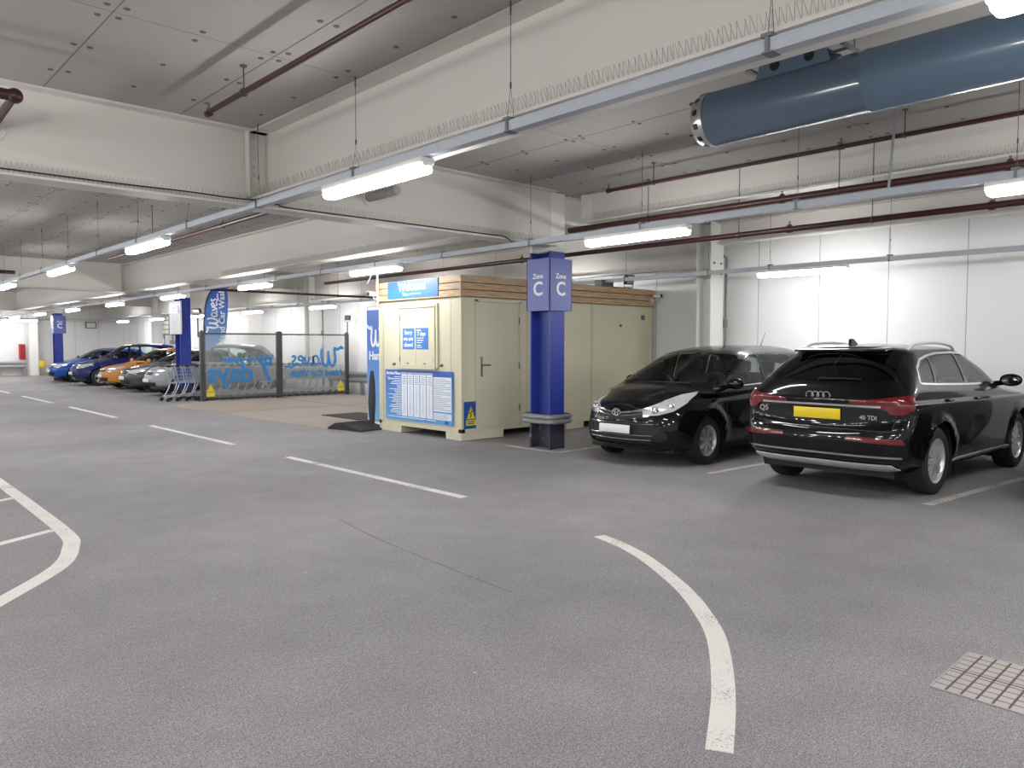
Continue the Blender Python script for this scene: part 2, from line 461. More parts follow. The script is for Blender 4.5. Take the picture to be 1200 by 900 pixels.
def cabin_inside(car, sdash, sback, zbelt, w, M, right_hand=True, rows=2, s1=1.95, zs=.42):
    m = MB(); X = car.X
    m.box((X(sback), -w * .92, .24), (X(sdash + .1), w * .92, .30)); m.build('cabin_floor', M['dark'], car.root)
    m = MB(); m.rbox((X(sdash + .52), -w * .9, .6), (X(sdash), w * .9, zbelt - .03), .06); m.build('dashboard', M['seat'], car.root, True)
    sy = -.37 if right_hand else .37
    for y in (-.37, .37): seat(car, s1, y, zs, M)
    if rows > 1:
        for y in (-.42, 0, .42): seat(car, s1 + .85, y, zs + .03, M, .55)
    m = MB(); c = Vector((X(sdash + .62), sy, zbelt - .06)); t = R(25)
    m.tube([c + Vector((math.sin(t) * .18 * math.sin(a), .18 * math.cos(a), math.cos(t) * .18 * math.sin(a))) for a in [2 * PI * k / 24 for k in range(24)]], .016, 8, closed=True)
    m.tube([c - Vector((0, .17, 0)), c + Vector((0, .17, 0))], .018, 6); m.tube([c, c + Vector((.25, 0, -.05))], .03, 8)
    m.build('steering_wheel', M['dark'], car.root, True)
def mirror(car, s, z, y, sg, M, mcap=None, sz=1.0):
    """door mirror on a stalk, glass facing back"""
    x = car.X(s); m = MB()
    t = bmesh.new(); bmesh.ops.create_uvsphere(t, u_segments=16, v_segments=10, radius=1.0)
    for v in t.verts:
        v.co = Vector((v.co.x * .085 * sz if v.co.x > 0 else v.co.x * .03, v.co.y * .125 * sz, v.co.z * .078 * sz))
        v.co.z = math.copysign(abs(v.co.z) ** .85 * (.078 * sz) ** .15, v.co.z)
    m.add(t, Matrix.Translation((x, sg * (y + .15 * sz), z)))
    m.tube([(x + .01, sg * (y - .03), z - .05), (x + .01, sg * (y + .07), z - .035)], [.035, .03], 8)
    o = m.build('door_mirror', mcap or car.paint, car.root, True)
    g = MB(); g.lathe([(0, 0), (.9, 0), (1, .1)], n=20, axis='x', mat4=Matrix.Translation((x - .028, sg * (y + .15 * sz), z)) @ Matrix.Diagonal((-.02, .095 * sz, .056 * sz, 1)))
    g.build('mirror_glass', M['mirror'], o, True)
def door_handle(car, s, z, sg, M, m_):
    y = car.surf(s, z, 1); x = car.X(s); b = MB()
    b.tube([(x + .1, sg * (y - .015), z), (x + .075, sg * (y + .03), z), (x - .075, sg * (y + .03), z), (x - .1, sg * (y - .015), z)], [.012, .014, .014, .012], 8)
    b.build('door_handle', m_, car.root, True)
def wiper(car, P, name, M):
    m = MB(); m.tube(P, .009, 6); m.build(name, M['dark'], car.root, True)
# ------------------------------------------------------------------ car materials
def paint(name, c, flake=0.0, rough=0.35):
    m = mat(name, c, rough, 0.0, flake, 400.0, coat=.75, spec=.05); return m
CM = dict(
    tyre=mat('tyre_rubber', rgb(34, 34, 36), .75, bump=.2, bscale=120), dark=mat('black_plastic', rgb(22, 22, 24), .6), alloy=mat('alloy', rgb(205, 207, 210), .3, .55),
    seat=mat('seat_fabric', rgb(62, 62, 66), .85), mirror=mat('mirror_glass', rgb(120, 124, 128), .05, 1.0), chrome=mat('chrome', rgb(225, 226, 230), .12, 1.0),
    gloss=mat('gloss_black', rgb(12, 12, 14), .15), lamp=glass('lamp_cover', (.95, .97, 1), 1.0), bowl=mat('lamp_bowl', rgb(218, 222, 226), .15, .45, coat=1.0, var=.10, scale=14),
    red=mat('tail_lamp_red', rgb(98, 8, 18), .12, coat=1.0, var=.5, scale=16), silver=mat('satin_silver', rgb(205, 207, 208), .35, .3), yellow=mat('yellow_plate', rgb(238, 208, 40), .4),
    white=mat('white_plate', rgb(225, 226, 226), .4), amber=mat('amber_lens', rgb(214, 120, 40), .2),
    tint=glass('dark_window', (.62, .66, .66), .75), clear=glass('car_window', (.86, .95, .92), .96), privacy=glass('privacy_glass', (.12, .13, .14), .5))
PBLACK = paint('black_paint', rgb(8, 8, 12), 0.0, .3)

def plate(car, end, y, z, m, M, w=.26, h=.056, tilt=0, off=.012):
    x = car.end_x(y, z, end); sg = 1 if end == 'front' else -1
    b = MB(); b.rbox((-.006, -w, -h), (.006, w, h), .004)
    b.build('number_plate', m, car.root, True).matrix_local = Matrix.Translation((x + sg * off, y, z)) @ Matrix.Rotation(R(tilt) * sg, 4, 'Y')

# ------------------------------------------------------------------ the black SUV seen from behind
def build_suv(loc, rz):
    L = 4.68
    rings = [
        (.25, .25, 4.44, .30, .80, .28, .28, .5, .45, 2.6, 3.0), (.06, .32, 4.60, .37, .90, .33, .38, .6, .42, 2.6, 3.2), (.0, .50, 4.665, .47, .93, .50, .50, .62, .40, 2.6, 3.4),
        (.0, .66, 4.68, .60, .942, .64, .64, .64, .40, 2.6, 3.4), (.02, .82, 4.66, .70, .945, .78, .78, .66, .40, 2.6, 3.4), (.05, .89, 4.615, .765, .942, .88, .90, .68, .37, 2.6, 3.4),
        (.16, .97, 4.60, .97, .935, .955, 1.00, .7, .34, 2.7, 3.6), (.30, 1.01, 4.605, 1.03, .905, .985, 1.04, .7, .32, 2.7, 3.6), (.75, 1.08, 4.575, 1.10, .895, 1.03, 1.09, .6, .34, 2.6, 3.4),
        (1.12, 1.12, 4.53, 1.18, .885, 1.075, 1.14, .55, .38, 2.5, 3.2), (1.22, 1.16, 4.48, 1.24, .865, 1.11, 1.19, .5, .40, 2.5, 3.2), (1.62, 1.37, 4.28, 1.41, .775, 1.335, 1.37, .5, .42, 2.6, 3.0),
        (2.02, 1.545, 4.09, 1.555, .685, 1.50, 1.495, .45, .42, 2.6, 3.0), (2.22, 1.585, 4.03, 1.60, .625, 1.565, 1.555, .4, .38, 2.5, 2.8), (2.55, 1.62, 3.7, 1.632, .42, 1.615, 1.61, .35, .3, 2.4, 2.4),
        (2.9, 1.635, 3.3, 1.64, .001, 1.635, 1.64, .1, .1, 2, 2)]
    sF, sR, wr = .89, 3.71, .368
    c = Car('suv', 'black SUV seen from behind, with a yellow rear number plate and silver roof rails', loc, rz, L, rings, PBLACK, flare=[(sF, .43, .03), (sR, .43, .03)])
    c.w0 = .945
    for s, n in ((sF, 'arch_f'), (sR, 'arch_r')): c.side(arc_poly(s, wr + .01, .425, 36), n)
    c.drop('arch')
    # glass
    c.side(round_poly([(1.58, 1.165), (2.06, 1.445), (2.3, 1.495), (2.585, 1.515), (2.66, 1.185)], .03), 'gside_a')
    c.side(round_poly([(2.73, 1.19), (2.66, 1.515), (3.15, 1.51), (3.42, 1.485), (3.60, 1.215)], .03), 'gside_b')
    c.side(round_poly([(3.655, 1.22), (3.49, 1.475), (3.70, 1.445), (3.90, 1.365), (4.01, 1.235)], .04), 'gside_c')
    dlo = [(1.50, 1.142), (2.03, 1.455), (2.3, 1.518), (2.65, 1.536), (3.15, 1.53), (3.45, 1.505), (3.74, 1.462), (3.95, 1.375), (4.06, 1.235), (4.03, 1.215), (3.6, 1.195), (2.7, 1.168), (1.50, 1.142)]
    for i, q in enumerate(strips(dlo, .010)): c.side(q, 'chrome_dlo%d_' % i)
    c.side([(2.665, 1.18), (2.725, 1.185), (2.655, 1.52), (2.59, 1.52)], 'black_b'); c.side([(3.605, 1.21), (3.65, 1.21), (3.485, 1.485), (3.43, 1.485)], 'black_c')
    c.rear(round_poly([(-.70, 1.245), (0, 1.225), (.70, 1.245), (.615, 1.52), (0, 1.535), (-.615, 1.52)], .05), 'grear', 3.6)
    c.front(round_poly([(-.72, 1.17), (.72, 1.17), (.60, 1.525), (-.60, 1.525)], .06), 'gfront', 2.3)
    # lamps and trim at the tail
    c.corner([(.38, .985), (.355, 1.035), (.12, 1.06), (-.05, 1.085), (-.20, 1.10), (-.17, .955), (-.06, .905), (.045, .91), (.10, .965)], 'tail', 'rear')
    c.corner([(.375, .965), (.38, .985), (.10, .965), (.07, .94)], 'seam_tail', 'rear')
    c.rear([(.34, .625), (.36, .67), (.60, .668), (.87, .66), (.885, .605), (.6, .61)], 'reflector', 4.0, True)
    c.rear([(-.66, .972), (.66, .972), (.66, .994), (-.66, .994)], 'chrome_strip', 4.3)
    c.rear([(-.86, .455), (.86, .455), (.86, .475), (-.86, .475)], 'chrome_low', 4.2)
    c.rear([(-.80, .345), (-.76, .395), (.76, .395), (.80, .345), (.70, .325), (-.70, .325)], 'skid', 4.2)
    c.rear([(-.80, .395), (.80, .395), (.86, .455), (-.86, .455)], 'black_low', 4.2)
    for i, q in enumerate(strips([(-.78, .735), (.78, .735)], .005)): c.rear(q, 'seam_gate%d' % i, 4.3)
    for sg in (1, -1):
        for i, q in enumerate(strips([(sg * .78, .735), (sg * .80, .90)], .004)): c.rear(q, 'seam_gs%d%d' % (i, sg), 4.3)
    # doors
    doors = [[(1.46, .42), (1.43, .80), (1.47, 1.13)], [(2.70, .40), (2.715, .9), (2.695, 1.16)], [(3.30, .40), (3.36, .62), (3.50, .84), (3.60, .98), (3.62, 1.18)], [(1.46, .42), (2.70, .40), (3.30, .40)]]
    for k, d in enumerate(doors):
        for i, q in enumerate(strips(d, .004)): c.side(q, 'seam_d%d_%d_' % (k, i))
    for i, q in enumerate(strips([(3.68, .98), (3.86, .98), (3.86, 1.12), (3.68, 1.12), (3.68, .98)], .003)): c.side(q, 'seam_fuel%d' % i, (-1,))
    c.side([(1.32, .31), (3.28, .31), (3.20, .355), (1.36, .355)], 'sill_trim')
    # nose
    c.front(round_poly([(-.52, .50), (.52, .50), (.58, .78), (.45, .87), (-.45, .87), (-.58, .78)], .04), 'black_grille', .5)
    c.corner([(.28, .78), (.27, .86), (0, .93), (-.22, .95), (-.18, .84), (.02, .79)], 'head', 'front')
    D = CM
    for sg in 'LR': c.lift('gside_a' + sg, 'side_window', D['tint'], -.006); c.lift('gside_b' + sg, 'side_window', D['tint'], -.006); c.lift('gside_c' + sg, 'quarter_window', D['tint'], -.006)
    c.lift('grear', 'rear_window', D['privacy'], -.004); c.lift('gfront', 'windscreen', D['clear'], -.004)
    for sg in 'LR':
        c.lift('tail' + sg, 'tail_lamp', D['red'], .006, thick=.012, label='dark red tail lamp'); c.lift('reflector' + sg, 'reflector', D['red'], .003, thick=.006, label='narrow red reflector'); c.lift('head' + sg, 'headlamp', D['bowl'], .002)
        c.lift('sill_trim' + sg, 'sill_trim', D['silver'], .008, thick=.01, label='silver sill strip')
    c.lift('skid', 'skid_plate', D['silver'], .012, thick=.012, label='silver skid strip under the bumper')
    c.lift('chrome_strip', 'tailgate_trim', D['chrome'], .006, thick=.008, label='chrome strip across the tailgate')
    c.finish([('seam', D['dark']), ('chrome', D['chrome']), ('black', D['gloss'])])
    # under tray, wheels and inside
    m = MB(); m.box((c.X(4.35), -.72, .22), (c.X(.3), .72, .30)); m.build('underbody', D['dark'], c.root)
    for s in (sF, sR): arch_liner(c, s, wr, .43, .55, .915, D)
    for s in (sF, sR):
        for sg in (1, -1): wheel(c.root, c.X(s), sg * .80, wr, .235, sg, (5, .062, .04, True), D, .25)
    cabin_inside(c, 1.25, 4.1, 1.12, .86, D, s1=2.2, zs=.5)
    # fittings
    for sg in (1, -1):
        m = MB(); P = [(c.X(s), sg * y, z) for s, y, z in ((2.40, .60, 1.565), (2.52, .60, 1.615), (2.9, .60, 1.645), (3.3, .60, 1.645), (3.62, .59, 1.625), (3.74, .585, 1.57))]
        m.tube(smooth_pts(P, 5), .016, 8); m.build('roof_rail', D['silver'], c.root, True)['label'] = 'silver roof rail'
        mirror(c, 1.62, 1.185, .86, sg, D)
        for s in (2.52, 3.42): door_handle(c, s, 1.0 if s < 3 else 1.02, sg, D, PBLACK)
    m = MB(); m.prism([(c.X(3.66), 1.625), (c.X(3.80), 1.695), (c.X(3.85), 1.69), (c.X(3.86), 1.615)], 'y', -.018, .018); m.build('aerial_fin', PBLACK, c.root, bevel=.006)
    m = MB(); m.rbox((-.13, -.52, -.014), (.12, .52, .014), .014, 3, Matrix.Translation((c.X(4.03), 0, 1.572)) @ Matrix.Rotation(R(-6), 4, 'Y')); m.build('roof_spoiler', PBLACK, c.root, True)
    wx = c.end_x(0, 1.26, 'rear')
    wiper(c, [(wx - .02, .06, 1.235), (wx - .035, .04, 1.26), (c.end_x(-.2, 1.275, 'rear') - .03, -.22, 1.262), (c.end_x(-.4, 1.27, 'rear') - .02, -.40, 1.255)], 'rear_wiper', D)
    plate(c, 'rear', 0, .885, D['yellow'], D, .262, .058, 3, .014)
    # four rings and the lettering
    xr = c.end_x(0, 1.085, 'rear') - .012
    m = MB()
    for k in range(4):
        y = (k - 1.5) * .062
        m.tube([(xr, y + .041 * math.cos(2 * PI * i / 28), 1.075 + .041 * math.sin(2 * PI * i / 28)) for i in range(28)], .0065, 6, closed=True)
    m.build('badge', D['chrome'], c.root, True)['label'] = 'badge of four linked chrome rings'
    m = MB(); F = frame((c.end_x(.62, .90, 'rear') - .008, .64, .905), (0, -1, 0), (0, 0, 1)); on_sheet(m, text_mesh('Q5', .085, ext=.003, offset=.002), F); m.build('lettering', D['chrome'], c.root)
    m = MB(); F = frame((c.end_x(.55, .86, 'rear') - .008, -.55, .865), (0, -1, 0), (0, 0, 1)); on_sheet(m, text_mesh('40 TDI', .062, ext=.003, offset=.002), F); m.build('lettering', D['chrome'], c.root)
    return c

# ------------------------------------------------------------------ the dark people carrier facing the aisle
def build_mpv(loc, rz):
    L = 4.46
    rings = [
        (.25, .19, 4.30, .26, .78, .21, .25, .55, .45, 2.3, 2.8), (.07, .25, 4.40, .36, .86, .27, .36, .75, .45, 2.3, 2.8), (.0, .40, 4.45, .55, .885, .45, .55, .80, .45, 2.2, 2.9),
        (.01, .60, 4.46, .68, .895, .62, .70, .85, .45, 2.2, 2.9), (.05, .74, 4.43, .78, .893, .76, .82, .9, .42, 2.2, 2.9), (.13, .83, 4.40, .92, .885, .84, .94, .95, .4, 2.2, 2.9),
        (.30, .905, 4.38, 1.0, .87, .90, 1.0, .95, .4, 2.2, 2.9), (.58, 1.0, 4.36, 1.04, .868, .955, 1.045, .62, .4, 2.7, 2.9), (.84, 1.07, 4.34, 1.08, .862, .99, 1.08, .40, .4, 3.0, 2.9),
        (.92, 1.105, 4.32, 1.13, .848, 1.03, 1.115, .38, .4, 3.0, 2.9), (1.38, 1.335, 4.22, 1.33, .775, 1.27, 1.31, .44, .42, 2.8, 2.9), (1.82, 1.515, 4.08, 1.52, .70, 1.465, 1.48, .48, .42, 2.7, 2.9),
        (2.05, 1.565, 3.98, 1.58, .605, 1.535, 1.545, .5, .38, 2.4, 2.7), (2.4, 1.605, 3.6, 1.615, .40, 1.595, 1.60, .4, .3, 2.3, 2.3), (2.8, 1.62, 3.2, 1.62, .001, 1.62, 1.62, .1, .1, 2, 2)]
    sF, sR, wr = .93, 3.71, .325
    c = Car('people_carrier', 'black people carrier facing the aisle, with chrome grille bars and a white front number plate', loc, rz, L, rings, PBLACK, flare=[(sF, .39, .025), (sR, .39, .025)])
    c.w0 = .895
    for s, n in ((sF, 'arch_f'), (sR, 'arch_r')): c.side(arc_poly(s, wr + .005, .375, 36), n)
    c.drop('arch')
    c.side(round_poly([(1.13, 1.045), (1.42, 1.215), (1.45, 1.055)], .02), 'gside_q')
    c.side(round_poly([(1.50, 1.06), (1.47, 1.245), (1.80, 1.41), (2.05, 1.465), (2.42, 1.485), (2.46, 1.085)], .03), 'gside_a')
    c.side(round_poly([(2.54, 1.09), (2.50, 1.49), (3.0, 1.49), (3.36, 1.465), (3.44, 1.12)], .03), 'gside_b')
    c.side(round_poly([(3.51, 1.125), (3.44, 1.46), (3.72, 1.42), (3.92, 1.34), (4.0, 1.16)], .04), 'gside_c')
    c.side([(2.465, 1.08), (2.535, 1.085), (2.495, 1.495), (2.425, 1.49)], 'black_b')
    for i, q in enumerate(strips([(1.10, 1.022), (1.5, 1.036), (2.5, 1.066), (3.5, 1.104), (4.03, 1.14)], .008)): c.side(q, 'chrome_belt%d_' % i)
    c.front(round_poly([(-.775, 1.115), (-.35, 1.095), (.35, 1.095), (.775, 1.115), (.655, 1.475), (0, 1.505), (-.655, 1.475)], .05), 'gfront', 2.1)
    c.rear(round_poly([(-.62, 1.14), (.62, 1.14), (.55, 1.47), (-.55, 1.47)], .05), 'grear', 3.6)
    # nose
    c.corner([(.40, .70), (.385, .735), (.22, .80), (-.02, .885), (-.28, .965), (-.50, 1.0), (-.46, .955), (-.30, .845), (-.10, .745), (.10, .695), (.25, .685)], 'head', 'front')
    c.front([(-.40, .655), (0, .625), (.40, .655), (.37, .745), (0, .70), (-.37, .745)], 'grille_up', .6)
    c.front(round_poly([(-.60, .565), (-.50, .585), (.50, .585), (.60, .565), (.50, .29), (-.50, .29)], .03), 'grille_low', .7)
    c.corner(round_poly([(.20, .52), (.11, .545), (-.0, .46), (-.03, .37), (.02, .33), (.16, .33)], .03), 'fogbay', 'front')
    for i, q in enumerate(strips([(-.36, .755), (-.2, .80), (0, .825), (.2, .80), (.36, .755)], .004)): c.front(q, 'seam_hood%d' % i, .7)
    c.front([(-.70, .225), (.70, .225), (.70, .25), (-.70, .25)], 'black_lip', .7)
    doors = [[(1.40, .38), (1.36, .75), (1.36, 1.03)], [(2.50, .36), (2.52, .8), (2.50, 1.06)], [(3.24, .36), (3.30, .6), (3.44, .8), (3.49, 1.1)], [(1.40, .38), (2.50, .36), (3.24, .36)]]
    for k, d in enumerate(doors):
        for i, q in enumerate(strips(d, .004)): c.side(q, 'seam_d%d_%d_' % (k, i))
    c.corner([(.22, .72), (.2, .90), (.05, 1.0), (-.16, 1.02), (-.1, .85), (.05, .72)], 'tail', 'rear')
    D = CM
    for sg in 'LR':
        c.lift('gside_q' + sg, 'quarter_window', D['clear'], -.006)
        for k in 'abc': c.lift('gside_' + k + sg, 'side_window', D['clear'], -.006)
    c.lift('grear', 'rear_window', D['tint'], -.004); c.lift('gfront', 'windscreen', D['clear'], -.004)
    for sg in 'LR':
        h = c.lift('head' + sg, 'headlamp', D['bowl'], -.004, label='clear swept-back headlamp'); c.lift('tail' + sg, 'tail_lamp', D['red'], .004, thick=.01, label='red tail lamp')
        q = 1 if sg == 'L' else -1
        m = MB(); hx = c.end_x(.5, .75, 'front') - .02
        for y, s_, z, r in ((.50, .16, .748, .055), (.64, .33, .80, .045)):
            t = bmesh.new(); bmesh.ops.create_uvsphere(t, u_segments=20, v_segments=12, radius=r); m.add(t, Matrix.Translation((c.X(s_) - r * .75 - .012, q * y, z)))
        m.build('lamp_lens', D['chrome'], h, True)
        c.lift('fogbay' + sg, 'fog_lamp_recess', D['dark'], -.01)
    c.lift('grille_up', 'grille', D['dark'], -.012, label='black upper grille'); g = c.lift('grille_low', 'lower_grille', D['dark'], -.02, label='black lower grille')
    c.finish([('seam', D['dark']), ('chrome', D['chrome']), ('black', D['gloss'])])
    def nose(y, z, off=0): return Vector((c.end_x(y, z, 'front') + off, y, z))
    # chrome wings of the grille with the round emblem between
    m = MB(); 
    for sg in (1, -1):
        m.tube([nose(sg * y, z, .004) for y, z in ((.07, .715), (.2, .73), (.36, .765), (.45, .775))], [.014, .013, .011, .006], 6)
        m.tube([nose(sg * y, z, .0) for y, z in ((.08, .675), (.22, .685), (.38, .715))], [.006, .006, .004], 6)
    m.build('grille_bar', D['chrome'], c.root, True)['label'] = 'chrome grille bars'
    m = MB()
    e = lambda cy, cz, a, b, n=28: [nose(0, .715, .016) + Vector((0, cy + a * math.cos(2 * PI * i / n), cz + b * math.sin(2 * PI * i / n))) for i in range(n)]
    m.tube(e(0, 0, .068, .047), .008, 6, closed=True); m.tube(e(0, 0, .026, .042), .007, 6, closed=True); m.tube(e(0, .02, .045, .019), .007, 6, closed=True)
    m.build('badge', D['chrome'], c.root, True)['label'] = 'badge of three chrome ovals'
    m = MB()
    for z, w, r in ((.425, .52, .008), (.365, .50, .008), (.575, .53, .006)):
        m.tube([nose(w * (k / 8 - 1), z, -.006) for k in range(17)], r, 6)
    m.build('lower_grille_bar', D['chrome'], c.root, True)['label'] = 'thin chrome bars of the lower grille'
    for sg in (1, -1):
        m = MB(); y = .655; p = nose(y, .42, -.02); 
        m.lathe([(0, .02), (.04, .015), (.048, .0), (.048, -.03)], 20, mat4=Matrix.Translation((p.x - .03, sg * y, .425)) @ Matrix.Rotation(sg * R(38), 4, 'Z') @ Matrix.Rotation(PI / 2, 4, 'Y')); m.build('fog_lamp', D['bowl'], c.root, True)
    m = MB(); m.box((c.X(4.2), -.70, .18), (c.X(.35), .70, .26)); m.build('underbody', D['dark'], c.root)
    for s in (sF, sR): arch_liner(c, s, wr, .38, .52, .865, D)
    for s in (sF, sR):
        for sg in (1, -1): wheel(c.root, c.X(s), sg * .765, wr, .205, sg, (7, .03, .022, False), D, .215)
    cabin_inside(c, .98, 4.0, 1.09, .83, D, s1=2.05, zs=.5)
    for sg in (1, -1):
        mirror(c, 1.40 if sg > 0 else 1.52, 1.085, .835 if sg > 0 else .73, sg, D)
        for s in (2.34, 3.32): door_handle(c, s, .93 if s < 3 else .96, sg, D, PBLACK)
    plate(c, 'front', 0, .50, D['white'], D, .26, .056, -4, .02)
    m = MB(); m.tube([(c.X(3.85), 0, 1.60), (c.X(4.0), 0, 1.83)], [.006, .003], 6); m.tube([(c.X(3.83), 0, 1.585), (c.X(3.86), 0, 1.61)], .02, 8); m.build('aerial', D['dark'], c.root, True)
    for y0, y1 in ((.55, -.02), (-.02, -.6)):
        P = [(c.X(.90 + .07 * (y / .6) ** 2) + .0, y, 1.098) for y in np.linspace(y0, y1, 7)]
        wiper(c, P, 'wiper', D)
    return c

# ------------------------------------------------------------------ the smaller cars down the row, noses to the aisle
def build_far(name, label, loc, rz, p, L=4.25, W=.89, H=1.47, hood=.92, belt=.98, group='cars parked in the far row', bonnet=1.0, glassm='tint', sleek=0.0, plate_m='white', suv=False):
    k = H - 1.47; h = hood - .92; b_ = belt - .98; w = W
    rs = L - 4.25; g = .30 + (.06 if suv else 0)
    rings = [
        (.22, g - .08, 4.10 + rs, g - .04, w - .11, g - .07, g - .05, .55, .45, 2.3, 2.8), (.04, g, 4.20 + rs, g + .06, w - .03, g, g + .05, .7, .45, 2.3, 2.8), (0, .48, 4.24 + rs, .52, w - .005, .50, .55, .75, .45, 2.3, 2.8),
        (.02, .63, 4.25 + rs, .66, w, .64, .68, .8, .42, 2.3, 2.8), (.08, .74 + h * .6, 4.22 + rs, .80, w - .004, .75 + h * .6, .84, .85, .4, 2.3, 2.8), (.22, .81 + h * .9, 4.18 + rs, .92 + b_, w - .015, .83 + h * .8, .94 + b_, .85, .4, 2.3, 2.8),
        (.62, .90 + h, 4.13 + rs, 1.0 + b_, w - .03, .90 + h * .7, .98 + b_, .8, .4, 2.3, 2.8), (1.0 * bonnet, .97 + h, 4.08 + rs, 1.04 + b_, w - .045, .93 + h * .6, 1.0 + b_, .6, .4, 2.3, 2.8),
        (1.08 * bonnet, 1.0 + h, 4.04 + rs, 1.08 + b_, w - .06, .965 + b_, 1.035 + b_, .58, .4, 2.3, 2.8), (1.55 * bonnet, 1.22 + k * .6, 3.86 + rs - sleek * .3, 1.24 + k * .6, w - .15, 1.18 + k * .6, 1.21 + k * .6, .58, .42, 2.4, 2.8),
        (1.98 * bonnet, 1.385 + k, 3.62 + rs - sleek * .6, 1.40 + k, w - .24, 1.34 + k, 1.34 + k, .52, .42, 2.5, 2.8), (2.2 * bonnet, 1.425 + k, 3.5 + rs - sleek * .6, 1.44 + k, w - .30, 1.40 + k, 1.40 + k, .45, .38, 2.4, 2.6),
        (2.5 * bonnet, 1.455 + k, 3.3 + rs - sleek * .5, 1.46 + k, w - .48, 1.45 + k, 1.45 + k, .25, .2, 2.3, 2.3), (2.75 * bonnet, 1.47 + k, 3.0 + rs - sleek * .4, 1.47 + k, .001, 1.47 + k, 1.47 + k, .05, .05, 2, 2)]
    wr = .345 if suv else .315; sF, sR = .86, L - .86
    c = Car(name, label, loc, rz, L, rings, p, nq=14, ns=22, sub=4, group=group); c.w0 = w; D = CM
    for s, n in ((sF, 'arch_f'), (sR, 'arch_r')): c.side(arc_poly(s, wr, wr + .055, 24), n)
    c.drop('arch')
    zb = 1.0 + b_; zt = 1.335 + k; bt = bonnet
    c.side(round_poly([(1.35 * bt, zb), (1.80 * bt, zb + (zt - zb) * .74), (2.1 * bt, zt), (2.36, zt), (2.40, zb + .02)], .03), 'gs_a')
    e = L - 4.25 - sleek * .5
    c.side(round_poly([(2.48, zb + .02), (2.44, zt), (2.95 + e, zt), (3.35 + e, zt - .06), (3.62 + e, zb + .12), (3.6 + e, zb + .05)], .04), 'gs_b')
    c.front(round_poly([(-w + .20, 1.035 + h), (w - .20, 1.035 + h), (w - .30, zt + .03), (-w + .30, zt + .03)], .05), 'gf', 2.25 * bt)
    c.rear(round_poly([(-w + .24, 1.08 + b_), (w - .24, 1.08 + b_), (w - .32, zt), (-w + .32, zt)], .05), 'zr', 3.2 + e - sleek)
    hz = .70 + h * .6
    c.corner([(.30, hz - .02), (.28, hz + .05), (.05, hz + .10), (-.25, hz + .16), (-.40, hz + .18), (-.30, hz + .06), (-.05, hz - .03), (.12, hz - .05)], 'head', 'front')
    c.front([(-.34, hz - .06), (.34, hz - .06), (.36, hz + .03), (-.36, hz + .03)], 'grille', .6)
    c.front(round_poly([(-.55, .44), (.55, .44), (.45, .30), (-.45, .30)], .03), 'low_grille', .7)
    c.corner([(.2, .75), (.18, .9), (-.12, .95), (-.1, .8), (.05, .74)], 'tail', 'rear')
    for k_, d in enumerate([[(1.32, .36), (1.30, zb)], [(2.44, .34), (2.44, zb)], [(3.1, .34), (3.3, .7), (3.4, zb + .03)]]):
        for i, q in enumerate(strips(d, .005)): c.side(q, 'seam_%d_%d_' % (k_, i))
    for n in ('gs_aL', 'gs_bL', 'gs_aR', 'gs_bR'): c.lift(n, 'side_window', D[glassm], -.006)
    c.lift('gf', 'windscreen', D['clear'], -.004); c.lift('zr', 'rear_window', D['tint'], -.004)
    for sg in 'LR': c.lift('head' + sg, 'headlamp', D['bowl'], .003, label='clear headlamp'); c.lift('tail' + sg, 'tail_lamp', D['red'], .003)
    c.lift('grille', 'grille', D['dark'], -.01); c.lift('low_grille', 'lower_grille', D['dark'], -.015)
    c.finish([('seam', D['dark'])])
    m = MB(); m.box((c.X(L - .3), -w + .18, .2), (c.X(.35), w - .18, .28)); m.build('underbody', D['dark'], c.root)
    for s in (sF, sR): arch_liner(c, s, wr, wr + .06, .52, w - .035, D)
    for s in (sF, sR):
        for sg in (1, -1): wheel(c.root, c.X(s), sg * (w - .12), wr, .2, sg, (5, .05, .035, False), D, wr - .11, 0)
    cabin_inside(c, 1.06 * bt, L - .6, zb, w - .06, D, s1=2.0, zs=.40 + k * .5)
    m = MB(); x = c.end_x(0, hz - .01, 'front') + .006
    m.tube([(c.end_x(y, hz - .01, 'front') + .004, y, hz - .01) for y in np.linspace(-.33, .33, 9)], .009, 6)
    m.lathe([(0, .012), (.05, .01), (.055, 0)], 16, 'x', (x, 0, hz - .012)); m.build('grille_bar', D['chrome'], c.root, True)
    for sg in (1, -1): mirror(c, 1.42 * bt, zb + .04, w - .07, sg, D)
    plate(c, 'front', 0, .50, D[plate_m], D, .26, .056, -4, .016)
    return c
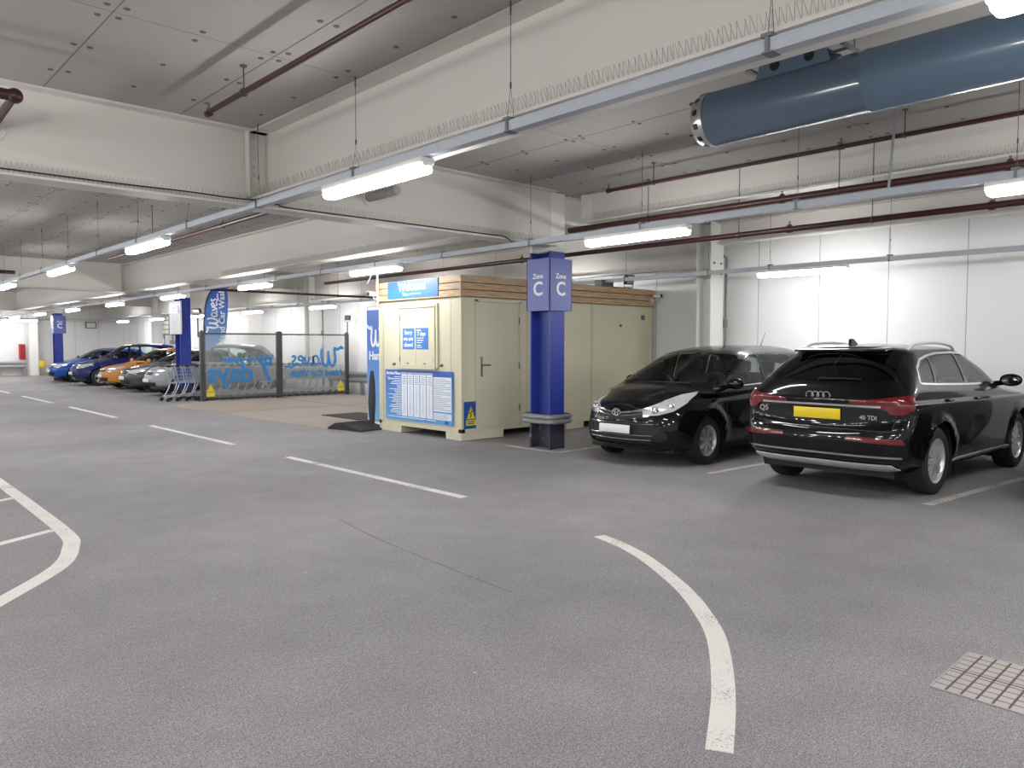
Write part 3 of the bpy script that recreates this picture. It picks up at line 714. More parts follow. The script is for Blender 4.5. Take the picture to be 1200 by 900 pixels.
# ------------------------------------------------------------------ the car park itself
CEIL = 3.95
def asphalt():
    m, nt, b = new_mat('asphalt'); N = nt.nodes.new; Lk = nt.links.new
    tc = N('ShaderNodeTexCoord')
    def noise(s, d, r=.5):
        n = N('ShaderNodeTexNoise'); n.inputs['Scale'].default_value = s; n.inputs['Detail'].default_value = d; n.inputs['Roughness'].default_value = r
        Lk(tc.outputs['Object'], n.inputs['Vector']); return n
    big = noise(.35, 4); mid = noise(2.2, 6, .6); grain = noise(120, 3, .8)
    v = N('ShaderNodeTexVoronoi'); v.inputs['Scale'].default_value = 95; Lk(tc.outputs['Object'], v.inputs['Vector'])
    def ramp(src, p0, c0, p1, c1):
        r = N('ShaderNodeValToRGB'); r.color_ramp.elements[0].position = p0; r.color_ramp.elements[1].position = p1
        r.color_ramp.elements[0].color = c0; r.color_ramp.elements[1].color = c1; Lk(src, r.inputs[0]); return r.outputs[0]
    def mul(a, c, f=1.0):
        x = N('ShaderNodeMix'); x.data_type = 'RGBA'; x.blend_type = 'MULTIPLY'; x.inputs[0].default_value = f; Lk(a, x.inputs[6]); Lk(c, x.inputs[7]); return x.outputs[2]
    base = ramp(grain.outputs['Fac'], .36, rgb(96, 94, 97), .66, rgb(186, 183, 186))
    base = mul(base, ramp(big.outputs['Fac'], .3, (.80, .80, .81, 1), .7, (1.1, 1.09, 1.1, 1)))
    base = mul(base, ramp(mid.outputs['Fac'], .3, (.88, .88, .88, 1), .7, (1.06, 1.06, 1.06, 1)))
    stone = ramp(v.outputs['Distance'], .0, (1.25, 1.24, 1.23, 1), .45, (.92, .92, .92, 1)); base = mul(base, stone, .6); fine = noise(34, 5, .75); base = mul(base, ramp(fine.outputs['Fac'], .34, (.80, .80, .80, 1), .66, (1.16, 1.16, 1.16, 1)))
    # pale chips trodden into the surface
    v2 = N('ShaderNodeTexVoronoi'); v2.inputs['Scale'].default_value = 3.5; v2.inputs['Randomness'].default_value = 1; Lk(tc.outputs['Object'], v2.inputs['Vector'])
    lt = N('ShaderNodeMath'); lt.operation = 'LESS_THAN'; lt.inputs[1].default_value = .028; Lk(v2.outputs['Distance'], lt.inputs[0])
    x = N('ShaderNodeMix'); x.data_type = 'RGBA'; Lk(lt.outputs[0], x.inputs[0]); Lk(base, x.inputs[6]); x.inputs[7].default_value = rgb(190, 188, 186)
    Lk(x.outputs[2], b.inputs['Base Color']); b.inputs['Roughness'].default_value = .62; b.inputs['Specular IOR Level'].default_value = .45
    bp = N('ShaderNodeBump'); bp.inputs['Strength'].default_value = .55; bp.inputs['Distance'].default_value = .004
    ad = N('ShaderNodeMath'); ad.operation = 'ADD'; Lk(grain.outputs['Fac'], ad.inputs[0]); Lk(v.outputs['Distance'], ad.inputs[1])
    Lk(ad.outputs[0], bp.inputs['Height']); Lk(bp.outputs['Normal'], b.inputs['Normal'])
    return m
def worn_paint(name, c, under, wear=.42, scale=30):
    """road paint rubbed through to the ground in patches"""
    m, nt, b = new_mat(name); N = nt.nodes.new; Lk = nt.links.new
    tc = N('ShaderNodeTexCoord'); n = N('ShaderNodeTexNoise'); n.inputs['Scale'].default_value = scale; n.inputs['Detail'].default_value = 8; n.inputs['Roughness'].default_value = .7
    n3 = N('ShaderNodeTexNoise'); n3.inputs['Scale'].default_value = 2.5
    Lk(tc.outputs['Object'], n.inputs['Vector']); Lk(tc.outputs['Object'], n3.inputs['Vector'])
    ml = N('ShaderNodeMath'); ml.operation = 'MULTIPLY_ADD'; Lk(n3.outputs['Fac'], ml.inputs[0]); ml.inputs[1].default_value = .45; ml.inputs[2].default_value = -.22
    ad = N('ShaderNodeMath'); ad.operation = 'ADD'; Lk(n.outputs['Fac'], ad.inputs[0]); Lk(ml.outputs[0], ad.inputs[1])
    r = N('ShaderNodeValToRGB'); r.color_ramp.elements[0].position = wear - .08; r.color_ramp.elements[1].position = wear; r.color_ramp.elements[0].color = under; r.color_ramp.elements[1].color = c
    Lk(ad.outputs[0], r.inputs[0]); Lk(r.outputs[0], b.inputs['Base Color']); b.inputs['Roughness'].default_value = .6
    return m
RM = dict(tar=worn_paint('tar_seam', rgb(122, 120, 122), rgb(142, 140, 142), .5, 40), asphalt=asphalt(), line=worn_paint('white_road_paint', rgb(226, 224, 218), rgb(140, 138, 138), .435, 80), oldline=worn_paint('faded_road_paint', rgb(196, 193, 182), rgb(112, 110, 110), .46, 60),
    board=mat('ceiling_board', rgb(168, 165, 161), .8, var=.04, scale=1.5), joint=mat('ceiling_joint', rgb(120, 116, 112), .9), fixing=mat('steel_washer', rgb(92, 88, 86), .5),
    beam=mat('beam_paint', rgb(214, 211, 205), .45, var=.03, scale=2), wall=mat('white_wall', rgb(238, 239, 239), .5, var=.015, scale=.8), seam=mat('wall_seam', rgb(175, 176, 178), .6),
    pillar=mat('pillar_white', rgb(230, 230, 226), .45, var=.02), blue=mat('column_blue', rgb(46, 62, 150), .38, var=.10, scale=9), scuff=worn_paint('scuffed_foot', rgb(58, 58, 72), rgb(150, 146, 140), .40, 9),
    spike=mat('spike_wire', rgb(150, 146, 140), .35, .7), slab=mat('concrete_slab', rgb(160, 150, 140), .7, var=.13, scale=1.3, bump=.3, bscale=60), galv=mat('galvanised', rgb(178, 184, 193), .45, .1, var=.08, scale=20),
    maroon=mat('maroon_pipe', rgb(60, 27, 31), .4, var=.08), wire=mat('hanger_wire', rgb(96, 94, 92), .4, .6), black=mat('black_metal', rgb(30, 30, 32), .45), grey=mat('grey_metal', rgb(120, 122, 124), .45, .5),
    white=mat('white_metal', rgb(226, 228, 228), .4), brass=mat('brass_head', rgb(150, 130, 95), .35, .9), barrier=mat('barrier_steel', rgb(150, 152, 152), .5, .45, var=.1, scale=12))
LED = glow('led_light', (1.0, .99, .98, 1), 22.0)

X0, X1, Y0, Y1 = -13.0, 13.55, -12.0, 47.6
m = MB(); m.box((X0 - .3, Y0 - .3, -.3), (X1 + .3, Y1 + .3, 0)); struct(m.build('floor', RM['asphalt']))
m = MB(); m.box((X1, Y0, 0), (X1 + .25, Y1, CEIL)); wb = struct(m.build('wall_back', RM['wall']))
m = MB()
y = Y0 + .31
while y < Y1: m.box((X1 - .004, y - .006, 0), (X1 + .01, y + .006, CEIL)); y += 1.2
m.build('panel_joints', RM['seam'], wb)
m = MB(); m.box((X0, Y1, 0), (X1, Y1 + .25, CEIL)); wf = struct(m.build('wall_far', RM['wall']))
m = MB(); x = .4
while x < X1: m.box((x - .006, Y1 - .004, 0), (x + .006, Y1 + .01, CEIL)); x += 1.2
m.build('panel_joints', RM['seam'], wf)
m = MB(); m.box((X0 - .25, Y0, 0), (X0, Y1, CEIL)); struct(m.build('wall_front', RM['wall']))
m = MB(); m.box((X0, Y0 - .25, 0), (X1, Y0, CEIL)); struct(m.build('wall_near', RM['wall']))
m = MB(); m.box((X0 - .3, Y0 - .3, CEIL), (X1 + .3, Y1 + .3, CEIL + .25)); ce = struct(m.build('ceiling', RM['board']))
# board joints and their fixings
m = MB()
x = .48 - 1.2 * 3
while x < X1:
    m.box((x - .004, Y0, CEIL - .002), (x + .004, Y1, CEIL + .01)); x += 1.2
y = 5.88 - 2.4 * 4
while y < 40:
    m.box((X0 / 4, y - .0025, CEIL - .001), (X1, y + .0025, CEIL + .01)); y += 2.4
m.build('board_joints', RM['joint'], ce)
m = MB(); x = .48 - 1.2 * 1
while x < X1:
    y = 5.88 - 2.4 * 3
    while y < 33:
        for dx in (.06, .6, 1.14):
            for dy in (.1, .82, 1.55, 2.3):
                t = bmesh.new(); bmesh.ops.create_cone(t, cap_ends=True, segments=8, radius1=.020, radius2=.024, depth=.006)
                m.add(t, Matrix.Translation((x + dx + rnd.uniform(-.01, .01), y + dy + rnd.uniform(-.03, .03), CEIL - .003)))
        y += 2.4
    x += 1.2
o = m.build('board_fixings', RM['fixing'], ce); o['kind'] = 'stuff'

# ---- the steel beams, with wire bird spikes on their lower flange
def spikes(mb, axis, base, a, b, z, out, step=.04, ln=.10):
    """pairs of thin wires fanning out, along one axis"""
    t = a; k = 0
    while t < b:
        for q in (-1, 1):
            lean = .018 * q + rnd.uniform(-.004, .004); o_ = out * rnd.uniform(.15, .5) * ln
            if axis == 'y': p0 = (base, t, z); p1 = (base + o_, t + lean, z + ln)
            else: p0 = (t, base, z); p1 = (t + lean, base + o_, z + ln)
            mb.tube([p0, p1], .0015, 3, cap=False)
        t += step; k += 1
def girder(axis, c, a, b, zb, spike=(), fl=.15, loc_name='ceiling_beam', ranges=None, step=.04):
    m = MB(); zt = CEIL
    def bx(u0, u1, v0, v1, z0, z1):
        if axis == 'y': m.box((v0, u0, z0), (v1, u1, z1))
        else: m.box((u0, v0, z0), (u1, v1, z1))
    bx(a, b, c - .01, c + .01, zb + .02, zt); bx(a, b, c - fl, c + fl, zb, zb + .025); bx(a, b, c - fl, c + fl, zt - .02, zt + .01)
    o = struct(m.build(loc_name, RM['beam']))
    for s in spike:
        m = MB(); ra, rb = ranges or (a, b); spikes(m, axis, c + s * (fl - .05), ra + .1, rb - .1, zb + .025, s, step); q = m.build('bird_spikes', RM['spike'], o); q['kind'] = 'stuff'
    return o
def end_plate(o, axis, c, at, zb, side, n=7):
    """bolted end plate where a beam meets another"""
    m = MB(); z0, z1 = zb + .03, CEIL - .02
    if axis == 'y': m.box((c - .20, at - .03, z0), (c + .20, at, z1)); m.box((c - .23, at - .10, z0), (c - .215, at, z1))
    else: m.box((at - .02, c - .10, z0), (at, c + .10, z1))
    p = m.build('end_plate', RM['beam'], o)
    m = MB()
    for k in range(n):
        z = z0 + (z1 - z0) * (k + .5) / n
        for s in (-.13, .13):
            if axis == 'y': m.lathe([(0, -.05), (.018, -.05), (.018, -.02), (0, -.02)], 6, 'y', (c + s, at, z))
            else: m.lathe([(0, -.05), (.018, -.05), (.018, -.02), (0, -.02)], 6, 'x', (at, c + s, z))
    m.build('bolts', RM['beam'], p)
b1 = girder('x', 8.14, X0, 8.43, 3.12, (-1,), ranges=(-.5, 8.3))
b1r = girder('x', 8.30, 8.74, X1, 3.56, (), fl=.10)
a1 = girder('y', 3.84, Y0, 8.13, 3.20, (-1,), fl=.19, ranges=(.3, 8.1)); end_plate(a1, 'y', 3.84, 8.12, 3.2, -1)
a2 = girder('y', 7.02, 8.15, 23.79, 3.14, (-1,), ranges=(8.3, 17), step=.05); end_plate(a2, 'y', 7.02, 23.78, 3.14, -1)
a3 = girder('y', 9.12, Y0, 7.95, 3.53, (-1,), fl=.12, ranges=(0.5, 7.9)); end_plate(a3, 'y', 9.12, 7.94, 3.53, -1, 4)
a4 = girder('y', 12.95, Y0, 8.2, 3.54, (-1,), fl=.12, ranges=(1.5, 7.8)); a4b = girder('y', 12.85, 8.3, 23.6, 3.12, (-1,), ranges=(8.4, 14), step=.05)
a4c = girder('y', 12.85, 24.1, Y1, 3.12)
b2 = girder('x', 23.8, X0, 8.43, 3.14, ()); b2r = girder('x', 23.95, 8.74, X1, 3.5, (), fl=.1)
b3 = girder('x', 39.4, X0, 8.43, 3.14, ()); b3r = girder('x', 39.5, 8.74, X1, 3.5, (), fl=.1)
a2b = girder('y', 7.02, 23.85, 39.4, 3.14, ()); a1b = girder('y', 3.84, 39.4, Y1, 3.14, ())
wfb = girder('x', 47.4, X0, X1, 2.95, (), fl=.12)
# ---- columns
def h_column(x0, x1, y0, y1, zt, mt, name='column'):
    m = MB(); t = .03
    m.box((x0, y0, 0), (x1, y0 + t, zt)); m.box((x0, y1 - t, 0), (x1, y1, zt)); m.box(((x0 + x1) / 2 - .012, y0 + t, 0), ((x0 + x1) / 2 + .012, y1 - t, zt))
    return struct(m.build(name, mt))
for (yc, base) in ((8.14, 1), (23.72, 0), (39.25, 0)):
    c = h_column(8.42, 8.74, yc, yc + .44, 3.06, RM['blue'])
    m = MB(); t = .03; z0, z1 = 3.06, CEIL
    m.box((8.42, yc, z0), (8.74, yc + t, z1)); m.box((8.42, yc + .44 - t, z0), (8.74, yc + .44, z1)); m.box((8.568, yc + t, z0), (8.592, yc + .44 - t, z1)); m.build('column_top', RM['pillar'], c)
    m = MB(); m.box((8.416, yc - .004, 0), (8.744, yc + .034, .36)); m.box((8.416, yc + .406, 0), (8.744, yc + .444, .36)); m.box((8.564, yc + .03, 0), (8.596, yc + .41, .36)); m.build('column_foot', RM['scuff'], c)
for yc in (7.98, 23.55, 39.1):
    m = MB(); m.box((12.62, yc, 0), (13.06, yc + .03, CEIL)); m.box((12.83, yc + .03, 0), (12.86, yc + .30, CEIL)); m.box((12.62, yc + .30, 0), (13.06, yc + .33, CEIL)); c = struct(m.build('column', RM['pillar']))
    m = MB()
    for z in (2.98, 3.18):
        for x in (12.72, 12.96): m.lathe([(0, -.02), (.022, -.02), (.022, 0), (0, 0)], 6, 'y', (x, yc, z))
    m.build('bolts', RM['fixing'], c)
    m = MB(); m.tube([(13.12, yc - .02, .0), (13.12, yc - .02, 3.3), (13.12, yc + .1, 3.4)], .025, 8); m.rbox((13.06, yc - .06, 1.95), (13.14, yc + .0, 2.12), .01); tag(m.build('conduit', RM['grey'], None, True), ('grey conduit with a small box running up the white pillar behind the people carrier', 'grey conduit on the white pillar beyond the glass screen', 'grey conduit on the white pillar in the far corner')[(7.98, 23.55, 39.1).index(yc)], 'conduit')
m = MB(); m.box((8.85, 46.8, 0), (9.25, 47.25, CEIL)); struct(m.build('column', RM['pillar']))

# ---- ground: slab and painted lines
m = MB(); m.prism([(7.10, 20.6), (7.38, 12.42), (13.5, 12.42), (13.5, 22.2), (8.2, 22.2)], 'z', -.02, .006); struct(m.build('floor_slab', RM['slab']))
m = MB(); m.box((10.6, 12.42, .005), (10.64, 22.2, .008)); m.box((7.2, 18.0, .005), (13.5, 18.03, .008)); struct(m.build('slab_joint', RM['joint']))
def mark(P, w, z=.003, mt='line', name='road_marking'):
    m = MB(); ribbon(m, P, w, Matrix.Identity(4), .003, .0); o = struct(m.build(name, RM[mt])); return o
for y in (6.2, 12.1, 18.4, 24.3, 30.3, 36.3, 42.3): mark([(5.1, y), (5.1, y + 4.0)], .055)
mark(smooth_pts([(4.90, 4.15), (4.80, 3.82), (4.62, 3.44), (4.25, 2.88), (3.94, 2.52), (3.62, 2.22), (3.11, 1.87), (2.62, 1.59)], 8), .055)
mark(smooth_pts([(1.68, 16), (1.67, 13), (1.665, 11), (1.64, 8.6), (1.61, 7.3), (1.53, 6.82), (1.32, 6.26), (.80, 5.58), (.0, 4.6), (-.8, 3.7)], 8), .062)
for y in (5.95, 7.15): pass
mark([(1.56, 7.55), (-.6, 6.4)], .045); mark([(1.6, 9.45), (-.6, 8.25)], .045); mark([(1.62, 11.4), (-.6, 10.2)], .045)
for (y, dy) in ((2.70, -.10), (5.25, -.055), (7.86, -.02)): mark([(8.3, y), (13.0, y + dy * 4.7)], .05, mt='oldline')
mark([(8.28, 7.86), (8.28, 9.0)], .05, mt='oldline')
mark(smooth_pts([(3.62, 6.2), (3.50, 5.5), (3.42, 4.6), (3.36, 3.6)], 6), .012, mt='tar', name='road_seam')  # faint dark tyre mark along the lane, laid as a thin ribbon
for k in range(8): mark([(8.3, 26.35 + k * 2.57), (13.0, 26.35 + k * 2.57)], .05, mt='oldline')
# ------------------------------------------------------------------ lights, trunking and pipes overhead
BM_body = mat('lamp_body', rgb(228, 228, 226), .4)
lamp0 = thing('ceiling_light', 'x', 'light')
m = MB(); m.rbox((-.07, -.77, .042), (.07, .77, .092), .014); m.build('body', BM_body, lamp0, True)
m = MB(); m.rbox((-.066, -.76, -.03), (.066, .76, .046), .034, 4); m.build('diffuser', LED, lamp0, True)['label'] = 'glowing white diffuser'
for s in (-1, 1):
    m = MB(); m.rbox((-.05, s * .765 - .012, .02), (.05, s * .765 + .012, .075), .012); m.build('end_cap', BM_body, lamp0, True)
lamp_used = [0]
ORD = ['first', 'second', 'third', 'fourth', 'fifth', 'sixth', 'seventh', 'eighth', 'ninth', 'tenth', 'eleventh', 'twelfth']
def lamp(x, y, z, label, group, rz=0):
    o = lamp0 if not lamp_used[0] else copy_tree(lamp0); lamp_used[0] = 1
    o.location = (x, y, z); o.rotation_euler = (0, 0, rz); tag(o, label, 'light', group); return o
def trunk(x, z, a, b, wires, label, lamps, group, rowname, strut=None):
    t = thing('light_trunking', label, 'trunking', (x, 0, z))
    m = MB(); m.box((-.033, a, 0), (.033, b, .062)); m.box((-.036, a, .056), (.036, b, .066)); m.box((-.038, a, -.004), (.038, b, .006)); m.build('rail', RM['galv'], t)
    for y in wires:
        m = MB(); m.box((-.042, y - .03, -.008), (.042, y + .03, .0)); m.box((-.044, y - .012, -.008), (-.038, y + .012, .085)); m.box((.038, y - .012, -.008), (.044, y + .012, .085)); m.box((-.05, y - .03, .07), (.05, y + .03, .088)); c = m.build('clamp', RM['grey'], t)
        m = MB(); h = CEIL - z; m.tube([(-.03, y, .085), (0, y, .30), (.03, y, .085)], .0022, 5); m.tube([(0, y, .30), (0, y, h)], .0028, 5); m.tube([(0, y, .29), (0, y, .33)], .007, 6); m.tube([(0, y, h - .09), (0, y, h)], .006, 6); m.build('hanger_wire', RM['wire'], t)
    if strut:
        m = MB(); m.tube(strut, .013, 8); m.rbox((-.04, strut[0][1] - .04, .05), (.05, strut[0][1] + .04, .07), .004); m.build('strut', RM['galv'], t, True)
    for k, y in enumerate(lamps): lamp(x, y, z - .095, '%s LED batten light of %s, counted from the %s' % (ORD[k].capitalize(), rowname, 'camera end'), group)
    return t
trunk(3.60, 3.08, -11, 46.5, [-5.8, -3.9, -1.95, .0, 1.95, 3.86, 5.84, 7.77, 9.75, 11.7, 13.7, 15.6, 17.6, 19.6, 21.5, 23.4, 25.4, 27.4, 29.3, 31.3, 33.2], 'galvanised light trunking crossing in front of the deep white beam, above the dashed lane',
      [.22, 5.57, 11.35, 16.2, 21.3, 26.7, 32.0, 37.3, 42.6], 'batten lights over the dashed lane', 'the dashed lane row')
trunk(7.42, 3.00, -11, 46.5, [-4, -2.1, -.1, 1.8, 3.7, 5.65, 7.55, 9.5, 11.4, 13.3, 15.2, 17.1, 19.0, 20.9, 22.8, 26, 28, 30, 32], 'galvanised light trunking passing just in front of the nearest blue Zone C column',
      [1.25, 5.75, 11.45, 16.3, 21.4, 26.6, 31.8, 37.0, 42.2], 'batten lights along the column line', 'the blue column row', [(0, 2.82, .03), (.26, 2.86, .95)])
trunk(12.1, 2.90, -11, 46.5, [.6, 2.6, 4.55, 6.5, 7.7, 9.6, 11.6, 13.5, 15.5, 17.4, 19.4, 21.3, 23.3, 25.2, 27.2], 'galvanised light trunking close to the white back wall above the parked cars',
      [5.95, 11.5, 16.6, 21.7, 26.8, 31.9, 37.0, 42.1], 'batten lights along the back wall', 'the back wall row')
t = thing('light_trunking', 'galvanised light trunking across the far end wall, with a row of short wires', 'trunking', (0, 45.4, 2.95))
m = MB(); m.box((5.0, -.033, 0), (12, .033, .062)); m.build('rail', RM['galv'], t)
m = MB()
for x in (5.4, 7.4, 9.4, 11.4): m.tube([(x, 0, .06), (x, 0, 1.0)], .004, 5)
m.build('hanger_wire', RM['wire'], t)
for k, x in enumerate((6.3, 8.2)): lamp(x, 45.4, 2.855, ('LED batten light at the far end wall, left of the far blue column', 'LED batten light at the far end wall, just beside the far blue column')[k], 'batten lights at the far wall', PI / 2)
# the rest of the hall is lit the same way, behind the camera
def area(loc, sx, sy, p):
    for dy in (-.5, 0, .5):
        l = bpy.data.lights.new('hall_light', 'POINT'); l.shadow_soft_size = .07; l.energy = p; l.color = (1, .99, .98)
        o = bpy.data.objects.new('hall_light', l); col.objects.link(o); o.location = (loc[0], loc[1] + dy, loc[2])
for x in (-.4, -4.4, -8.4):
    for y in (-8, -2.7, 2.6, 7.9, 13.2, 18.5, 24, 30, 36, 42): area((x, y, 2.95), .12, 1.45, 12)
for x in (7.42, 12.1):
    for y in (-9, -4): area((x, y, 2.9), .12, 1.45, 12)
area((3.6, -5.2, 2.9), .12, 1.45, 12); area((12.1, .5, 2.75), .12, 1.45, 12)

# ---- sprinkler pipes
def sprink(p, up=True, s=1):
    """one sprinkler head: tee, stem and deflector"""
    m = MB(); x, y, z = p; d = s if up else -s
    m.lathe([(.018, 0), (.018, .03), (.010, .035), (.010, .06), (.016, .062), (.016, .068), (0, .07)], 10, 'z', (x, y, z))
    return m
def pipe(name, label, P, r, heads=(), hangers=(), elbows=False, closed_end=True):
    t = thing(name, label, 'pipe', P[0]); o = Vector(P[0])
    m = MB(); m.tube([Vector(p) - o for p in P], r, 12)
    if elbows:
        for p in P[1:-1]:
            q = bmesh.new(); bmesh.ops.create_uvsphere(q, u_segments=12, v_segments=8, radius=r * 1.35); m.add(q, Matrix.Translation(Vector(p) - o))
    m.build('pipe', RM['maroon'], t, True)
    for h in heads:
        h = Vector(h) - o; m = sprink((h.x, h.y, h.z + r * .8)); m.build('sprinkler_head', RM['brass'], t, True)
        m = MB(); m.tube([(h.x, h.y - .03, h.z), (h.x, h.y + .03, h.z)], r * 1.3, 12); m.tube([(h.x, h.y, h.z), (h.x, h.y, h.z + r * 1.6)], r * .7, 10); m.build('tee', RM['maroon'], t, True)
    for h in hangers:
        zt = h[3] if len(h) > 3 else CEIL; h = Vector(h[:3]) - o
        m = MB(); m.tube([(h.x, h.y, h.z + r), (h.x, h.y, zt - o.z)], .006, 6); m.tube([(h.x + (r + .006) * math.cos(a), h.y, h.z + (r + .006) * math.sin(a)) for a in [2 * PI * k / 16 for k in range(16)]], .006, 5, closed=True)
        m.lathe([(0, 0), (.03, 0), (.03, .012), (0, .012)], 8, 'z', (h.x, h.y, zt - o.z - .012)); m.build('hanger_rod', RM['wire'], t, True)
    return t
pipe('sprinkler_pipe', 'maroon sprinkler pipe ending short under the boarded ceiling bay before the long beam', [(2.80, -8, 3.73), (2.78, 7.02, 3.73)], .024, [(2.78, 7.0, 3.72), (2.79, 3.7, 3.72)], [(2.78, 6.25, 3.73), (2.79, 2.9, 3.73)])
pipe('sprinkler_pipe', 'maroon pipe with an elbow turning through a hole in the cross beam', [(-1.5, 7.12, 3.58), (1.30, 7.12, 3.58), (1.30, 8.6, 3.53), (1.30, 16, 3.53)], .045, [], [(-.6, 7.12, 3.58)], True)
pipe('sprinkler_pipe', 'maroon sprinkler pipe ending under the ceiling beside the shallow beam, held on a rod', [(8.1, -8, 3.70), (8.04, 6.7, 3.70)], .024, [(8.04, 6.68, 3.70), (8.06, 3.55, 3.70), (8.08, .5, 3.70)], [(8.05, 5.95, 3.70), (8.06, 2.92, 3.70)])
pipe('sprinkler_pipe', 'thick maroon pipe in front of the shallow beam, just above the column line trunking', [(8.86, -8, 3.40), (8.80, 8.10, 3.40)], .04, [(8.83, 4.6, 3.4), (8.84, 2.2, 3.4)], [(8.82, 3.9, 3.40), (8.83, 1.4, 3.4), (8.81, 6.6, 3.40)], True)
pipe('sprinkler_pipe', 'maroon pipe running behind the blue column and over the timber-topped cabin', [(9.05, -8, 3.06), (9.0, 16.0, 3.06)], .035, [(9.03, 4.6, 3.06), (9.04, 2.4, 3.06), (9.03, 9.4, 3.06)], [(9.03, 5.3, 3.06), (9.03, 3.6, 3.06), (9.02, 8.9, 3.06)])
pipe('sprinkler_pipe', 'maroon pipe just below the trunking, beyond the cross beam over the lane', [(4.32, 8.9, 3.28), (4.40, 16, 3.28)], .03, [], [(4.34, 10.5, 3.28), (4.38, 13.5, 3.28)])
pipe('sprinkler_pipe', 'dark pipe crossing the bay above the glass screen', [(7.4, 19.2, 3.02), (12.6, 19.2, 3.02)], .03, [], [(9.0, 19.2, 3.02), (11.2, 19.2, 3.02)])
pipe('sprinkler_pipe', 'dark pipe crossing high over the lane towards the far cross beam', [(-3, 22.0, 3.40), (3.9, 22.0, 3.40)], .045, [], [(1.2, 22.0, 3.40), (3.2, 22.0, 3.4)])
# stub of pipe coming out of the beam
t = thing('pipe_stub', 'short grey pipe stub poking out of the beam web under the second lane light', 'pipe', (5.18, 8.13, 3.44))
m = MB(); m.lathe([(0, -.62), (.05, -.62), (.058, -.61), (.058, 0), (0, 0)], 18, 'y'); m.build('pipe', mat('stub_paint', rgb(168, 160, 156), .5), t, True)
m = MB(); m.lathe([(.058, -.02), (.10, -.02), (.10, 0), (.058, 0)], 24, 'y'); m.build('collar', RM['beam'], t, True)
t = thing('pipe_collar', 'round collar around the maroon elbow pipe on the cross beam', 'collar', (1.30, 8.125, 3.53))
m = MB(); m.lathe([(.047, -.012), (.105, -.012), (.11, 0), (.047, 0)], 24, 'y'); m.build('ring', RM['beam'], t, True)
# cables along the beam flange
m = MB(); m.tube(smooth_pts([(1.0, 7.97, 3.165), (2.2, 7.95, 3.165), (2.9, 7.94, 3.175), (3.35, 7.9, 3.165), (3.56, 7.78, 3.15)], 6), .008, 6); tag(m.build('cable', RM['black'], None, True), 'black cable lying along the cross beam flange up to the trunking', 'cable')
m = MB(); m.tube(smooth_pts([(3.63, 7.85, 3.12), (3.9, 7.97, 3.17), (4.1, 7.985, 3.155), (5.5, 7.985, 3.155), (6.9, 7.985, 3.155), (7.3, 7.97, 3.15), (7.42, 7.9, 3.06)], 6), .008, 6); tag(m.build('cable', RM['black'], None, True), 'black cable along the beam flange from the lane trunking towards the blue column', 'cable')

# ---- jet fan
FB = mat('fan_blue', rgb(96, 118, 140), .25, 0, var=.04, coat=.6)
t = thing('jet_fan', 'long slate-blue tubular jet fan with a steel end ring hung under the ceiling', 'fan', (5.6, 3.52, 3.49)); r = .215
m = MB(); m.lathe([(r - .012, .0), (r, .0), (r + .002, -.004), (r, -.01), (r, -1.25), (r + .004, -1.255), (r + .004, -1.275), (r, -1.28), (r, -3.7), (r - .012, -3.7), (r - .012, 0)], 64, 'y'); m.build('casing', FB, t, True)
m = MB(); m.lathe([(r - .004, 0), (r + .006, .0), (r + .006, .02), (r - .015, .11), (r - .03, .125), (r - .045, .12), (r - .02, .05), (r - .02, 0)], 64, 'y'); q = m.build('end_ring', mat('brushed_steel', rgb(196, 196, 190), .3, .8), t, True); q['label'] = 'bright steel end ring'
m = MB()
for k in range(12):
    a = 2 * PI * k / 12 + .1
    M4 = Matrix.Rotation(a, 4, 'Y') @ Matrix.Translation((r - .004, .062, 0)) @ Matrix.Rotation(R(10), 4, 'Z'); m.rbox((-.004, -.022, -.022), (.006, .022, .022), .003, 1, M4)
m.build('slot', RM['black'], q)
m = MB()
for k in range(4): m.tube([(r * .86 * math.cos(a), .10, r * .86 * math.sin(a)) for a in (PI / 4 + k * PI / 2,)] + [(r * .86 * math.cos(PI / 4 + k * PI / 2), .16, r * .86 * math.sin(PI / 4 + k * PI / 2))], .008, 6)
m.build('bolt', RM['black'], q)
m = MB(); m.lathe([(0, -.35), (.07, -.34), (.09, -.25), (.06, -.1), (0, -.05)], 20, 'y')
for k in range(8):
    M4 = Matrix.Rotation(2 * PI * k / 8, 4, 'Y') @ Matrix.Translation((.14, -.3, 0)) @ Matrix.Rotation(R(35), 4, 'X'); m.rbox((-.07, -.05, -.004), (.06, .05, .004), .003, 1, M4)
m.build('impeller', RM['grey'], t, True)
m = MB(); zc = r - .01
m.prism([(-1.02, zc - .03), (-.98, zc + .09), (-.90, zc + .11), (-.55, zc + .11), (-.47, zc + .09), (-.43, zc - .03)], 'x', -.13, -.122); m.prism([(-1.02, zc - .03), (-.98, zc + .09), (-.90, zc + .11), (-.55, zc + .11), (-.47, zc + .09), (-.43, zc - .03)], 'x', .122, .13); m.box((-.13, -.95, zc + .10), (.13, -.5, zc + .11))
br = m.build('bracket', FB, t, False, .002)
for y in (-.86, -.59): m = MB(); m.lathe([(0, -.134), (.04, -.134), (.04, -.128), (0, -.128)], 16, 'x', (0, y, zc + .045)); m.build('bracket_hole', RM['black'], br)
m = MB()
for y in (-1.1, -.36):
    for x in (-.08, .08): m.tube([(x, y, zc + .07), (x, y, CEIL - 3.49)], .006, 6)
    m.box((-.12, y - .02, zc + .065), (.12, y + .02, zc + .08)); m.tube([(0, y, zc + .07), (0, y + (.14 if y < -.7 else -.12), zc + .07)], .012, 6)
m.build('hanger_rod', RM['grey'], t)
